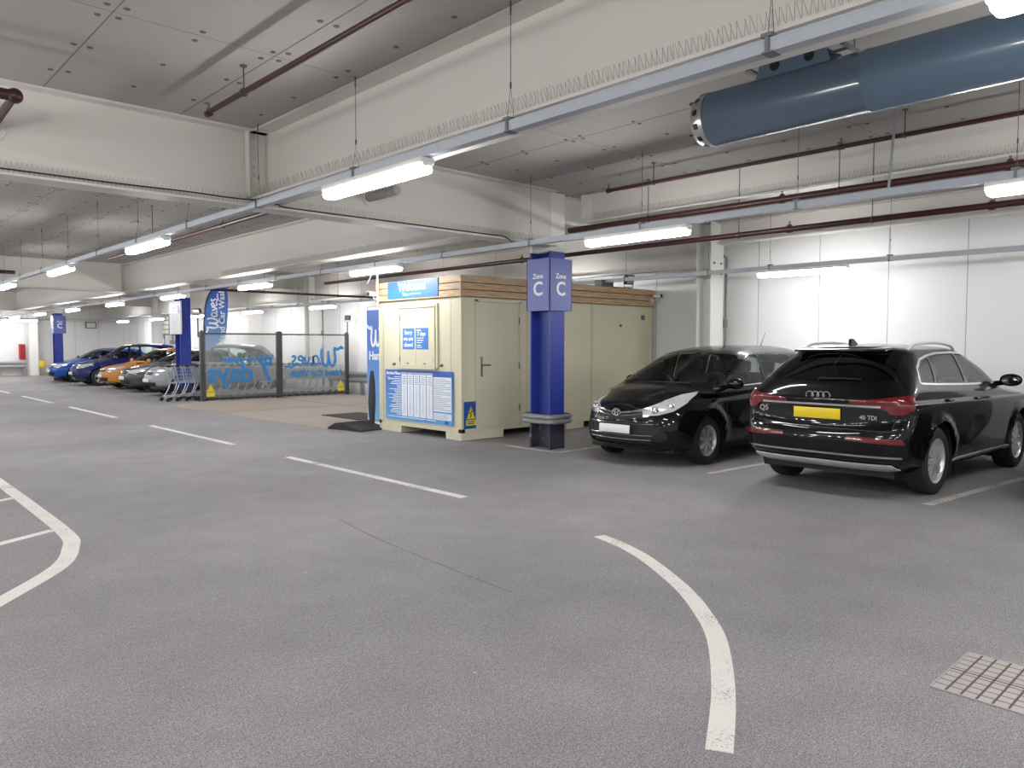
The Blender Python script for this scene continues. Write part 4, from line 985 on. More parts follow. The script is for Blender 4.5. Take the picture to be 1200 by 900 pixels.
# ------------------------------------------------------------------ the car wash: cabin, signs, screen, flags
def sign_blue(name, a, b, axis='z', z0=0, z1=1):
    """printed board fading between two blues, bottom to top"""
    m, nt, bs = new_mat(name); N = nt.nodes.new; Lk = nt.links.new
    tc = N('ShaderNodeTexCoord'); sx = N('ShaderNodeSeparateXYZ'); Lk(tc.outputs['Object'], sx.inputs[0])
    mr = N('ShaderNodeMapRange'); mr.inputs['From Min'].default_value = z0; mr.inputs['From Max'].default_value = z1; Lk(sx.outputs['Z'], mr.inputs['Value'])
    mx = N('ShaderNodeMix'); mx.data_type = 'RGBA'; mx.inputs[6].default_value = a; mx.inputs[7].default_value = b; Lk(mr.outputs[0], mx.inputs[0]); Lk(mx.outputs[2], bs.inputs['Base Color']); bs.inputs['Roughness'].default_value = .4
    return m
P = dict(cream=mat('cabin_cream', rgb(216, 212, 186), .5, var=.04, scale=2.5), cream2=mat('cabin_door', rgb(211, 207, 182), .5, var=.03), ink=mat('white_print', rgb(240, 243, 246), .5), yellow=mat('yellow_print', rgb(240, 222, 60), .5), black=mat('black_print', rgb(24, 24, 24), .5),
    navy=mat('navy_board', rgb(38, 84, 160), .4), mid=mat('poster_blue', rgb(58, 124, 202), .45), text=mat('print_blue', rgb(56, 136, 204), .5), rule=mat('print_grey', rgb(150, 168, 196), .6), zone=mat('zone_blue', rgb(96, 106, 172), .38, var=.03), pale=mat('board_white', rgb(232, 238, 246), .5))
def wood():
    m, nt, b = new_mat('timber'); N = nt.nodes.new; Lk = nt.links.new
    tc = N('ShaderNodeTexCoord'); mp = N('ShaderNodeMapping'); mp.inputs['Scale'].default_value = (1.2, 1.2, 18); n = N('ShaderNodeTexNoise'); n.inputs['Scale'].default_value = 3; n.inputs['Detail'].default_value = 6
    Lk(tc.outputs['Object'], mp.inputs[0]); Lk(mp.outputs[0], n.inputs['Vector'])
    r = N('ShaderNodeValToRGB'); r.color_ramp.elements[0].position = .3; r.color_ramp.elements[1].position = .7; r.color_ramp.elements[0].color = rgb(172, 142, 106); r.color_ramp.elements[1].color = rgb(208, 180, 142)
    Lk(n.outputs['Fac'], r.inputs[0]); Lk(r.outputs[0], b.inputs['Base Color']); b.inputs['Roughness'].default_value = .55; return m
WOOD = wood()
cx0, cx1, cy0, cy1 = 8.10, 13.35, 9.90, 12.36
cab = thing('kiosk_cabin', 'cream steel cabin with a timber top band, shuttered hatch and side door', 'cabin', (cx0, cy0, 0))
W_, D_ = cx1 - cx0, cy1 - cy0
m = MB(); m.box((0, 0, .13), (W_, D_, 2.44)); 
for y in (0, D_): 
    m.box((-.012, y - (.012 if y == 0 else .07), .13), (.07, y + (.07 if y == 0 else .012), 2.44))
m.box((-.012, -.012, .13), (W_ + .01, D_ + .012, .20)); m.box((W_ - .07, -.012, .13), (W_ + .012, .07, 2.44))
body = m.build('body', P['cream'], cab, False, .004)
m = MB()
for x in (1.52, 1.56, 3.3, 3.34): m.box((x, -.003, .2), (x + .004, .01, 2.42))
for y in (.28, D_ - .14, D_ - .12): m.box((-.003, y, .2), (.01, y + .004, 2.42))
m.build('panel_seam', mat('seam_shadow', rgb(150, 146, 120), .6), body)  # panel joints drawn as thin lines of a darker cream
m = MB()
for z in (2.44, 2.56, 2.68): m.box((-.05, -.05, z), (W_ + .05, D_ + .05, z + .107)); 
fas = m.build('timber_band', WOOD, cab, False, .004); m = MB(); m.box((-.028, -.028, 2.43), (W_ + .028, D_ + .028, 2.78)); m.build('backing', P['black'], fas); fas['label'] = 'band of timber boards around the top'
m = MB()
for x, y in ((-.055, -.055), (-.055, D_ + .025)): m.box((x, y, 2.435), (x + .03, y + .03, 2.795))
m.build('corner_trim', WOOD, fas)
m = MB(); m.box((.02, .02, 2.79), (W_ - .02, D_ - .02, 2.80)); m.build('roof', RM['grey'], cab)
for k, (a, b) in enumerate((((-.01, -.012, 0), (.95, .42, .13)), ((-.01, D_ - .70, 0), (.5, D_ + .01, .13)), ((2.6, 0, 0), (3.1, .4, .13)), ((W_ - .6, 0, 0), (W_, .4, .13)), ((W_ - .6, D_ - .5, 0), (W_, D_, .13)))):
    m = MB(); m.box(a, b); m.build('foot', P['cream'], cab, False, .008)
# hatch
m = MB(); y0, y1, z0, z1 = 10.59 - cy0, 11.70 - cy0, 1.22, 2.31; t = .045
m.box((-.04, y0, z0), (.0, y0 + t, z1)); m.box((-.04, y1 - t, z0), (.0, y1, z1)); m.box((-.05, y0 - .03, z1 - .02), (.0, y1 + .03, z1 + .03)); m.box((-.06, y0 - .03, z0 - .03), (.0, y1 + .03, z0 + .02)); m.box((-.035, y0 - .07, z0), (.0, y0 - .03, z1 + .04))
hf = m.build('hatch_frame', P['cream2'], cab, False, .004)
for a, b in ((y0 + t + .004, (y0 + y1) / 2 - .004), ((y0 + y1) / 2 + .004, y1 - t - .004)):
    m = MB(); m.box((-.028, a, z0 + .025), (-.002, b, z1 - .025)); q = m.build('hatch_shutter', P['cream2'], cab, False, .004)
    m = MB(); yy = a if a < .9 else b; 
    for z in (z0 + .15, z1 - .2): m.tube([(-.03, yy, z - .05), (-.03, yy, z + .05)], .010, 8)
    m.build('hinge', RM['grey'], q, True)
    m = MB(); m.rbox((-.045, (a + b) / 2 - .03, z0 + .06), (-.028, (a + b) / 2 + .03, z0 + .08), .004); m.build('shutter_pull', RM['grey'], q)
m = MB()
for y in (11.86 - cy0, 10.42 - cy0): m.lathe([(0, -.04), (.022, -.038), (.026, 0), (0, 0)], 12, 'x', (0, y, 1.27)); m.rbox((-.05, y - .012, 1.245), (-.02, y + .03, 1.265), .003)
m.build('lock_bolt', RM['grey'], cab, True)
# door
dx0, dx1 = 8.45 - cx0, 9.42 - cx0
m = MB(); m.box((dx0 - .05, -.03, .18), (dx0, 0, 2.40)); m.box((dx1, -.03, .18), (dx1 + .05, 0, 2.40)); m.box((dx0 - .05, -.03, 2.36), (dx1 + .05, 0, 2.41)); m.build('door_frame', P['cream2'], cab, False, .004)
m = MB(); m.box((dx0 + .006, -.022, .19), (dx1 - .006, 0, 2.352)); dr = m.build('door', P['cream2'], cab, False, .003)
m = MB(); m.rbox((dx0 + .06, -.032, 1.08), (dx0 + .10, -.02, 1.42), .004); m.tube([(dx0 + .08, -.03, 1.28), (dx0 + .08, -.075, 1.28), (dx0 + .24, -.075, 1.28)], .011, 8); m.lathe([(0, -.04), (.012, -.04), (.012, -.02), (0, -.02)], 10, 'y', (dx0 + .08, 0, 1.15)); m.build('door_handle', RM['grey'], dr, True)
for z in (.5, 1.25, 2.05): m = MB(); m.tube([(dx1, -.03, z - .06), (dx1, -.03, z + .06)], .013, 8); m.build('hinge', RM['grey'], dr, True)
m = MB(); m.rbox((4.9, -.03, 2.15), (5.0, 0, 2.25), .01); m.lathe([(0, -.05), (.03, -.05), (.03, -.03), (0, -.03)], 12, 'y', (4.2, 0.02, 2.02)); m.build('vent_cap', RM['grey'], cab, True)

def board(name, label, o, w, h, right, up, m_, th=.012):
    t = thing(name, label, 'sign', o)
    M = frame((0, 0, 0), right, up); b = MB(); b.rbox((-w / 2, -h / 2, 0), (w / 2, h / 2, th), .003, 1, M); b.build('panel', m_, t); return t, M
def bars(mb, M, rows, z):
    for (x, y, w, h) in rows: mb.box((x, y - h / 2, z), (x + w, y + h / 2, z + .0015), M)
FR, SR, UP = (0, -1, 0), (1, 0, 0), (0, 0, 1)
# welcome
t, M = board('welcome_sign', 'long blue Welcome sign on the timber band of the cabin', (cx0 - .052, 11.22, 2.625), 1.54, .31, FR, UP, sign_blue('welcome_blue', rgb(30, 112, 190), rgb(42, 84, 178), z0=-.15, z1=.15))
m = MB(); on_sheet(m, text_mesh('Welcome', .21, offset=.004), M, 0, .045, .013); m.build('lettering', P['ink'], t)
m = MB(); waves_word(m, M @ Matrix.Translation((-.2, -.085, .013)), .055); bars(m, M, [(-.08, -.088, .34, .014)], .013); m.build('lettering', P['ink'], t)
# menu
t, M = board('menu_board', 'large blue service menu board low on the cabin front', (cx0 - .013, 11.12, .70), 2.04, .93, FR, UP, sign_blue('menu_blue', rgb(96, 166, 226), rgb(44, 98, 186), z0=-.45, z1=.45))
m = MB(); on_sheet(m, text_mesh('Service Menu', .085, 'LEFT', offset=.002), M, -.98, .40, .013); waves_word(m, M @ Matrix.Translation((-.86, .30, .013)), .055); m.build('lettering', P['ink'], t)
m = MB(); rr = random.Random(3)
rows = []
for k in range(22):
    w = rr.uniform(.12, .42) * (1 if k % 4 else 1.1); rows.append((-.505 - w, .335 - k * .033, w, .013))
bars(m, M, rows, .013); bars(m, M, [(-.95, -.405, 1.5, .012)], .013); m.build('print_rows', P['ink'], t)
m = MB()
for k in range(5): m.rbox((-.49 + k * .192, -.38, .012), (-.32 + k * .192, .42, .015), .001, 1, M)
m.rbox((.475, -.24, .012), (.98, .36, .015), .001, 1, M); m.rbox((.475, -.38, .012), (.98, -.265, .015), .001, 1, M); pc = m.build('price_columns', P['pale'], t)
m = MB(); rows = []
for k in range(5):
    rows.append((-.475 + k * .192, .40, .14, .022))
    for j in range(5): rows.append((-.46 + k * .192, .35 - j * .034, .11, .014))
    for j in range(14): rows.append((-.425 + k * .192, .165 - j * .037, .04, .012))
for j in range(17): rows.append((.49, .325 - j * .033, .47 if j % 3 else rr.uniform(.2, .4), .010))
for j in range(3): rows.append((.49, -.29 - j * .03, .4, .008))
bars(m, M, rows, .0152); m.build('print_rows', P['rule'], pc)
m = MB(); on_sheet(m, text_mesh('', .05) if False else text_mesh('.', .01), M, 0, 0, .0); bars(m, M, [(.49, .40, .42, .02)], .013); m.rbox((.80, -.445, .012), (.89, -.395, .0145), .001, 1, M); m.rbox((.20, -.425, .012), (.30, -.405, .0145), .001, 1, M); m.build('small_print', P['navy'], t)
# notices on the shutters
t, M = board('notice', 'blue "Sorry we are closed" notice on one hatch shutter', (cx0 - .029, 11.375, 1.735), .36, .38, FR, UP, P['mid'], .004)
m = MB()
for k, s in enumerate(('Sorry', 'we are', 'closed')): on_sheet(m, text_mesh(s, .105, offset=.003), M, 0, .11 - k * .11, .005)
m.build('lettering', P['ink'], t)
t, M = board('notice', 'blue notice reading 7 days beside the sorry notice on the hatch', (cx0 - .029, 10.965, 1.735), .37, .38, FR, UP, P['mid'], .004)
m = MB(); on_sheet(m, text_mesh('7 days', .095, offset=.003), M, -.01, .085, .005); bars(m, M, [(-.15, .15, .12, .018), (-.15, .01, .2, .014), (-.15, -.03, .2, .014), (-.15, -.07, .16, .014), (-.15, -.12, .12, .014), (-.15, -.155, .16, .012)], .005); m.build('lettering', P['ink'], t)
# safety notice
t, M = board('warning_sign', 'blue safety board with a yellow warning triangle beside the cabin door', (8.29, cy0 - .0125, .43), .31, .46, SR, UP, P['navy'], .006)
m = MB(); m.prism([(-.105, -.075), (.105, -.075), (0, .155)], 'z', .006, .009); bmesh.ops.transform(m.bm, matrix=M, verts=m.bm.verts); m.rbox((-.11, -.175, .006), (.11, -.09, .009), .002, 1, M); q = m.build('warning_triangle', P['yellow'], t)
m = MB(); ribbon(m, [(.03, .075), (-.03, .02), (.01, .015), (-.025, -.04)], .011, M, .001, .0092); ribbon(m, [(-.09, -.064), (0, .135), (.09, -.064), (-.09, -.064)], .005, M, .001, .0092); bars(m, M, [(-.085, -.115, .17, .014), (-.085, -.145, .15, .014)], .0092); m.build('symbol', P['black'], q)
# cameras and floodlights on the cabin
def cctv(label, loc, rz, pole=None):
    t = thing('cctv_camera', label, 'camera', loc, rz)
    m = MB(); m.lathe([(0, .0), (.038, .0), (.042, -.01), (.042, -.16), (.03, -.19), (0, -.19)], 18, 'x'); m.box((-.15, -.045, .038), (.04, .045, .046)); m.build('housing', RM['white'], t, True)
    m = MB(); m.lathe([(0, .004), (.036, .004), (.036, -.004), (0, -.004)], 18, 'x'); m.build('lens', RM['black'], t, True)
    m = MB(); m.tube([(-.1, 0, -.03), (-.12, 0, -.09), (-.22, 0, -.09)], .014, 8); m.lathe([(0, 0), (.05, 0), (.05, .02), (0, .02)], 16, 'x', (-.24, 0, -.09)); m.build('bracket', RM['white'], t, True)
    if pole:
        m = MB(); m.tube([(-.2, 0, -.2), (-.2, 0, .62)], .022, 10); m.tube([(-.2, 0, .58), (-.2, -.36, .22)], .016, 8); m.build('bracket_arm', RM['white'], t, True)
    return t
cctv('white CCTV camera with a black face on the far end of the timber band', (13.30, cy0 - .30, 2.66), R(-90))
cctv('white CCTV camera on a strut at the cabin corner by the Welcome sign', (cx0 - .28, 12.30, 2.58), R(180), True)
def flood(label, loc, rz, tilt=20, pole=None, sc=1.0, w=.22, h=.18):
    t = thing('floodlight', label, 'floodlight', loc, rz)
    M4 = Matrix.Rotation(R(tilt), 4, 'Y')
    m = MB(); m.rbox((-.05, -w / 2, -h / 2), (.03, w / 2, h / 2), .012, 2, M4); m.build('housing', RM['black'], t, True)
    m = MB(); m.rbox((.03, -w / 2 + .02, -h / 2 + .02), (.036, w / 2 - .02, h / 2 - .02), .002, 1, M4); m.build('lens', mat('flood_lens', rgb(200, 205, 210), .15), t)
    m = MB(); m.tube([(-.01, -w / 2 - .015, 0), (-.03, -w / 2 - .015, -h * .8), (-.03, w / 2 + .015, -h * .8), (-.01, w / 2 + .015, 0)], .008, 6)
    if pole: m.tube([(-.03, 0, -h * .8), (-.03, 0, -h * .8 - pole)], .018, 8)
    m.build('bracket', RM['black'], t, True); return t
flood('black floodlight standing on the far end of the cabin roof', (12.75, cy0 + .12, 2.99), R(-100), 12, .04, h=.2)
t = thing('junction_box', 'grey box on the cabin roof beside the roof floodlight', 'box', (11.95, cy0 + .2, 2.80)); m = MB(); m.rbox((0, 0, 0), (.38, .2, .16), .015); m.build('case', RM['grey'], t, True); m = MB(); m.tube([(.38, .1, .05), (.55, .1, .03), (.75, 0, .02)], .012, 6); m.build('cable', RM['black'], t, True)
t = flood('small black floodlight on an angled arm above the cabin door side', (10.7, cy0 + .02, 3.08), R(-60), 15, None, h=.07, w=.16)
m = MB(); m.tube([(-.03, 0, -.05), (-.12, .0, -.16), (-.26, 0, -.28)], .012, 6); m.build('arm', RM['black'], t, True)

# ---- zone signs round the columns
def zone(label, yc, front=True):
    x0, x1, y0, y1, z0, z1 = 8.365, 8.865, yc - .06, yc + .44, 2.15, 2.95
    t = thing('zone_sign', label, 'sign', ((x0 + x1) / 2, (y0 + y1) / 2, z0)); ox, oy = (x0 + x1) / 2, (y0 + y1) / 2
    m = MB(); h = z1 - z0; a = .25
    m.box((-a, -a, 0), (-a + .012, a, h)); m.box((-a, -a, 0), (a, -a + .012, h)); m.box((a - .012, -a, 0), (a, a, h)); m.box((-a, a - .012, 0), (a, a, h)); m.build('panel', P['zone'], t)
    for M in (frame((-a - .001, 0, h / 2), FR, UP), frame((0, -a - .001, h / 2), SR, UP)):
        m = MB(); on_sheet(m, text_mesh('Zone', .105, offset=.002), M, .0, .13); on_sheet(m, text_mesh('C', .30, offset=.006), M, .0, -.07); m.build('lettering', P['ink'], t)
zone('blue Zone C sign boxed round the column next to the cabin', 8.16)
zone('blue Zone C sign on the distant column in front of the far blue car', 39.27)
t = thing('notice_board', 'white notice board with a pale emblem on the blue column by the trolleys', 'sign', (8.36, 23.62, 1.95))
m = MB(); m.rbox((-.03, -.18, 0), (.02, .72, 1.0), .01); m.build('panel', RM['white'], t); m = MB(); m.box((.02, 0, .2), (.09, .04, .3)); m.box((.02, .4, .2), (.09, .44, .3)); m.build('bracket', RM['grey'], t)
M = frame((-.031, .27, .5), FR, UP); m = MB(); ribbon(m, [(-.16, .12), (-.16, -.1), (0, -.28), (.16, -.1), (.16, .12)], .02, M, .001); ribbon(m, [(-.22, .30), (.08, .30)], .03, M, .001); ribbon(m, [(-.18, .2), (.1, .2)], .018, M, .001); m.build('emblem', mat('pale_print', rgb(196, 208, 232), .5), t)
m = MB(); m.box((-.032, -.14, .62), (-.03, .06, .86), None); m.build('emblem', P['zone'], t)
# ---- steel hoop round the column
t = thing('column_guard', 'grey steel crash hoop round the foot of the nearest blue column', 'guard', (8.58, 8.36, .40))
def loop(a, b, r, n=6):
    out = []
    for cx, cy, s in ((a - r, b - r, 0), (-a + r, b - r, 90), (-a + r, -b + r, 180), (a - r, -b + r, 270)):
        for k in range(n + 1): q = R(s + 90 * k / n); out.append((cx + r * math.cos(q), cy + r * math.sin(q)))
    return out
m = MB(); prof = [(.0, .0), (.035, .02), (.035, .05), (.005, .075), (.035, .10), (.035, .13), (.0, .15), (-.008, .145), (.022, .125), (.022, .105), (-.008, .075), (.022, .045), (.022, .025), (-.008, .005)]
base = loop(.27, .33, .15, 8); rows = []
for i, (x, y) in enumerate(base):
    a = Vector(base[i - 1]); b = Vector(base[(i + 1) % len(base)]); d = (b - a).normalized(); nx, ny = d.y, -d.x
    rows.append([m.bm.verts.new((x + nx * p[0], y + ny * p[0], p[1])) for p in prof])
for i in range(len(rows)):
    A, B = rows[i], rows[(i + 1) % len(rows)]
    for k in range(len(prof)): m.bm.faces.new((A[k], A[(k + 1) % len(prof)], B[(k + 1) % len(prof)], B[k]))
m.build('rail', RM['barrier'], t, True)
m = MB()
for sx in (-1, 1): m.box((sx * .012 if sx > 0 else -.27, -.03, .04), (.27 if sx > 0 else -.012, .03, .11))
m.box((-.03, -.33, .04), (.03, -.22, .11)); m.box((-.03, .22, .04), (.03, .33, .11)); m.build('clamp', RM['grey'], t)

# ---- glass screen
GL = hazy_glass('screen_glass', (.95, .96, .96), .97, .13, rgb(228, 231, 231))
FN = mat('fence_grey', rgb(74, 74, 76), .45)
t = thing('glass_screen', 'grey framed glass screen with mirrored blue car wash lettering, in front of the trolleys', 'screen', (8.40, 22.0, 0)); px_ = (0, 2.36, 4.73)
for k, x in enumerate(px_):
    m = MB(); w = .055 if k != 1 else .085; m.box((x - w, -.05, 0), (x + w, .05, 1.99 if k != 1 else 2.03)); m.prism([(x - w, 1.99), (x + w, 1.99), (x, 2.05)], 'y', -.05, .05); m.box((x - .1, -.09, 0), (x + .1, .09, .015)); m.build('post', FN, t, False, .004)
for k in (0, 1):
    a, b = px_[k] + .07, px_[k + 1] - .07
    m = MB(); m.box((a - .02, -.02, 1.93), (b + .02, .02, 1.975)); m.build('top_rail', FN, t); m = MB(); m.box((a - .02, -.02, .06), (b + .02, .02, .105)); m.build('bottom_rail', FN, t)
    m = MB(); m.box((a, -.004, .10), (b, .004, 1.935)); g = m.build('glass_panel', GL, t)
    cxm = (a + b) / 2; M = frame((cxm, -.0095, 0), (-1, 0, 0), UP)
    m = MB()
    if k == 0:
        on_sheet(m, text_mesh("We're open", .32, offset=.012), M, -.20, 1.20); on_sheet(m, text_mesh('7 days', .80, offset=.02), M, .04, .78)
    else:
        waves_word(m, M @ Matrix.Translation((-.02, 1.18, 0)), .60); on_sheet(m, text_mesh('Hand Car Wash', .275, offset=.010), M, -.06, .72)
    m.build('lettering', P['text'], g)
    m = MB(); sx = -.95 if k else .95
    m.prism([(-.12, .22), (.12, .22), (0, .44)], 'z', 0, .002); bmesh.ops.transform(m.bm, matrix=M @ Matrix.Translation((sx, .05, .002)), verts=m.bm.verts); m.box((sx - .12, .13, .002), (sx + .12, .24, .004), M); m.build('warning_sticker', P['yellow'], g)
flood('black floodlight on a pole above the screen post next to the feather flag', (8.30, 22.05, 2.60), R(200), 25, .65, w=.28, h=.13)
flood('grey floodlight on a pole above the screen post nearest the cabin', (13.22, 22.05, 2.52), R(20), 10, .62, w=.2, h=.16)

# ---- feather flag
t = thing('feather_flag', 'blue feather flag with white vertical lettering behind the glass screen', 'flag', (8.66, 22.45, 0))
m = MB(); pole = smooth_pts([(0, 0, .05), (0, 0, 1.2), (.0, 0, 2.3), (.06, 0, 2.85), (.22, 0, 3.2), (.48, 0, 3.36), (.74, 0, 3.34)], 6); m.tube(pole, [.028] * 12 + [.02] * (len(pole) - 12), 8); m.lathe([(0, .06), (.05, .05), (.22, .02), (.24, 0), (0, 0)], 20, 'z'); m.build('pole', RM['black'], t, True)
L_ = [(q[0] + .02, q[2]) for q in pole if q[2] > 1.44]; m = MB(); top = L_
right = [(.70, 3.30), (.74, 3.0), (.70, 2.5), (.66, 2.1), (.62, 1.86)]
outline = top + right + [(.40, 1.68), (.15, 1.50)]
rows = []
n = 26
def xl(z): 
    c = [q for q in zip(L_, L_[1:]) if q[0][1] <= z <= q[1][1]]
    if not c: return L_[0][0] if z < L_[0][1] else L_[-1][0]
    (xa, za), (xb, zb) = c[0]; return xa + (xb - xa) * (z - za) / max(zb - za, 1e-6)
def xr(z):
    pts = [(.06, 1.46), (.30, 1.60), (.60, 1.84), (.66, 2.1), (.70, 2.5), (.74, 3.0), (.70, 3.33)]
    for (xa, za), (xb, zb) in zip(pts, pts[1:]):
        if za <= z <= zb: return xa + (xb - xa) * (z - za) / (zb - za)
    return .06 if z < 1.46 else .7
for k in range(n + 1):
    z = 1.47 + (3.325 - 1.47) * k / n; a, b = xl(z), max(xr(z), xl(z) + .01); rows.append([m.bm.verts.new((a + (b - a) * j / 8, .02 * math.sin(j * .8 + z * 2.5), z)) for j in range(9)])
for A, B in zip(rows, rows[1:]):
    for j in range(8): m.bm.faces.new((A[j], A[j + 1], B[j + 1], B[j]))
r_ = bmesh.ops.extrude_face_region(m.bm, geom=list(m.bm.faces)); 
for g in r_['geom']:
    if isinstance(g, bmesh.types.BMVert): g.co.y += .004
m.build('flag_cloth', sign_blue('flag_blue', rgb(120, 170, 220), rgb(48, 92, 190), z0=1.4, z1=3.2), t, True)
M = frame((.30, -.035, 2.44), (0, 0, 1), (-1, 0, 0)); m = MB(); waves_word(m, M @ Matrix.Translation((.10, .04, 0)), .34); on_sheet(m, text_mesh('Hand Car Wash', .25, offset=.005), M, .02, -.22); m.build('lettering', P['ink'], t)

# ---- banner stand by the hatch end of the cabin
t = thing('banner', 'blue upright car wash banner standing beyond the hatch end of the cabin', 'banner', (8.50, 13.0, 0))
m = MB(); m.prism([(.42, .12), (.44, 2.33), (-.44, 2.33), (-.40, 1.0), (-.12, .12)], 'x', -.006, .006); m.build('panel', sign_blue('banner_blue', rgb(126, 186, 236), rgb(52, 108, 206), z0=.1, z1=1.7), t)
m = MB(); m.tube([(.03, -.46, .04), (.03, -.46, 2.4), (.03, .46, 2.4), (.03, .46, .04)], .016, 8); m.rbox((-.15, -.5, 0), (.2, .5, .05), .015); m.build('stand', RM['white'], t, True)
M = frame((-.008, 0, 0), FR, UP); m = MB(); waves_word(m, M @ Matrix.Translation((.22, 1.76, 0)), .40); on_sheet(m, text_mesh('Hand', .24, 'LEFT', offset=.006), M, -.36, 1.40); on_sheet(m, text_mesh('Car Wash', .2, 'LEFT', offset=.005), M, .12, 1.40); m.build('lettering', P['ink'], t)
t = thing('pole_base', 'black rubber base with a dark folded cover standing by the cabin corner', 'base', (7.86, 12.78, 0), R(12))
m = MB(); m.prism([(-.52, 0), (.40, 0), (.40, .04), (.20, .13), (.02, .15), (-.12, .10), (-.52, .03)], 'x', -.42, .30); m.build('foot', mat('black_rubber', rgb(40, 39, 40), .7, bump=.3), t, False, .01)
m = MB(); m.tube([(.20, -.18, .1), (.20, -.18, .5), (.20, -.19, .9), (.20, -.19, 1.12)], [.05, .075, .06, .03], 12); m.build('folded_cover', mat('dark_cover', rgb(58, 58, 66), .8, var=.2, scale=14), t, True)
t = MB(); t.rbox((8.7, 14.2, .006), (9.7, 15.7, .022), .004); tag(t.build('rubber_mat', mat('mat_rubber', rgb(52, 50, 50), .85), None), 'thin black rubber mat lying on the concrete beside the banner', 'mat')

# ---- trolleys, nested in one row
tr = thing('shopping_trolley', 'x', 'trolley')
TC = mat('trolley_chrome', rgb(196, 200, 206), .3, .75); TG = mat('trolley_wire', rgb(168, 178, 192), .4, .5)
m = MB()
for s in (-1, 1):
    m.tube(smooth_pts([(-.02, s * .26, 1.02), (.10, s * .26, .98), (.18, s * .25, .62), (.22, s * .25, .50), (.10, s * .27, .22), (.0, s * .27, .13)], 3), .013, 6); m.tube([(.0, s * .27, .14), (.45, s * .22, .18), (.92, s * .16, .22), (.92, s * .16, .14)], .012, 6)
m.tube([(.0, -.27, .14), (.0, .27, .14)], .010, 6); m.build('frame', TC, tr, True)
m = MB()
def P3(u, v, s): return (.14 + .80 * u, s * (.26 - .06 * u), .52 + .12 * u + (v * (.46 - .16 * u)))
for s in (-1, 1):
    for v in (0, .25, .5, .75, 1): m.tube([P3(0, v, s), P3(1, v, s)], .0045 if v < 1 else .007, 4, False)
    for u in np.linspace(0, 1, 9): m.tube([P3(u, 0, s), P3(u, 1, s)], .0035, 4, False)
for u in np.linspace(0, 1, 7): m.tube([P3(u, 0, -1), P3(u, 0, 1)], .0035, 4, False)
for j in range(7):
    y = -.19 + j * .063; m.tube([(.14, y, .52), (.94, y * .75, .64)], .0035, 4, False); m.tube([(.94, y * .75, .64), (.94, y * .75, .94)], .0035, 4, False)
for v in (.33, .66, 1): m.tube([P3(1, v, -1), P3(1, v, 1)], .005, 4, False)
m.build('basket', TG, tr)
m = MB(); m.tube([(-.03, -.29, 1.02), (-.03, .29, 1.02)], .017, 8); m.rbox((-.06, -.30, .99), (.05, -.25, 1.05), .012); m.rbox((-.06, .25, .99), (.05, .30, 1.05), .012); m.build('handle', RM['black'], tr, True)
for (x, y) in ((0, -.27), (0, .27), (.92, -.16), (.92, .16)):
    m = MB(); m.lathe([(0, -.014), (.05, -.014), (.056, -.008), (.056, .008), (.05, .014), (0, .014)], 14, 'y', (x - .03, y, .056)); m.tube([(x - .03, y, .056), (x, y, .13)], .012, 6); m.build('castor', RM['black'], tr, True)
NT = 19
for k in range(NT):
    o = tr if k == 0 else copy_tree(tr); o.location = (7.62 + .262 * k + (.05 if k > 12 else 0), 22.72 + rnd.uniform(-.015, .015), 0)
    tag(o, 'Silver shopping trolley heading the nested row, its wheels out in the lane' if k == 0 else ('Last silver shopping trolley of the nested row, at the wall end' if k == NT - 1 else '%s silver shopping trolley of the nested row behind the glass screen, counted from the lane' % (ORD + ['thirteenth', 'fourteenth', 'fifteenth', 'sixteenth', 'seventeenth', 'eighteenth'])[k].capitalize()), 'trolley', 'nested shopping trolleys')

# ---- crash barriers, wall boxes
def w_barrier(name, label, a, b, side):
    """steel crash rail on short posts along the line a-b"""
    t = thing(name, label, 'barrier', (a[0], a[1], 0)); d = Vector((b[0] - a[0], b[1] - a[1], 0)); L = d.length; d.normalize(); n = Vector((-d.y, d.x, 0)) * side
    prof = [(.0, .40), (.07, .44), (.07, .51), (.02, .56), (.02, .60), (.07, .65), (.07, .72), (.0, .76)]
    m = MB(); A = [m.bm.verts.new(n * (p[0] + .05) + Vector((0, 0, p[1]))) for p in prof]; B = [m.bm.verts.new(d * L + n * (p[0] + .05) + Vector((0, 0, p[1]))) for p in prof]
    C_ = [m.bm.verts.new(n * (p[0] + .044) + Vector((0, 0, p[1]))) for p in prof]; D__ = [m.bm.verts.new(d * L + n * (p[0] + .044) + Vector((0, 0, p[1]))) for p in prof]
    for k in range(len(prof) - 1): m.bm.faces.new((A[k], A[k + 1], B[k + 1], B[k])); m.bm.faces.new((C_[k], D__[k], D__[k + 1], C_[k + 1]))
    m.build('rail', RM['barrier'], t, True, angle=80)
    k = .6
    while k < L: 
        m = MB(); c = d * k; r = Vector((d.x, d.y, 0)) * .05; q = n * .05
        x0, x1 = sorted((c.x - abs(r.x) - abs(q.x) * 0, c.x + abs(r.x))); m.box((c.x - .05, c.y - .05, 0), (c.x + .05, c.y + .05, .72)); m.build('post', RM['barrier'], t); k += 2.0
w_barrier('crash_barrier', 'grey steel crash barrier along the back wall beyond the glass screen', (13.28, 12.7), (13.28, 23.3), 1)
w_barrier('crash_barrier', 'grey steel crash barrier along the back wall behind the far cars', (13.28, 24.2), (13.28, 38.8), 1)
w_barrier('crash_barrier', 'grey steel crash barrier along the far end wall', (2.0, 47.2), (8.7, 47.2), -1)
m = MB()
for k in range(5): m.rbox((2.2 + k * 1.35, 47.3, 0), (3.4 + k * 1.35, 47.58, .38), .02)
tag(m.build('concrete_kerb', mat('kerb_concrete', rgb(190, 188, 184), .8), None, True), 'row of pale concrete kerb blocks under the far end crash barrier', 'kerb')
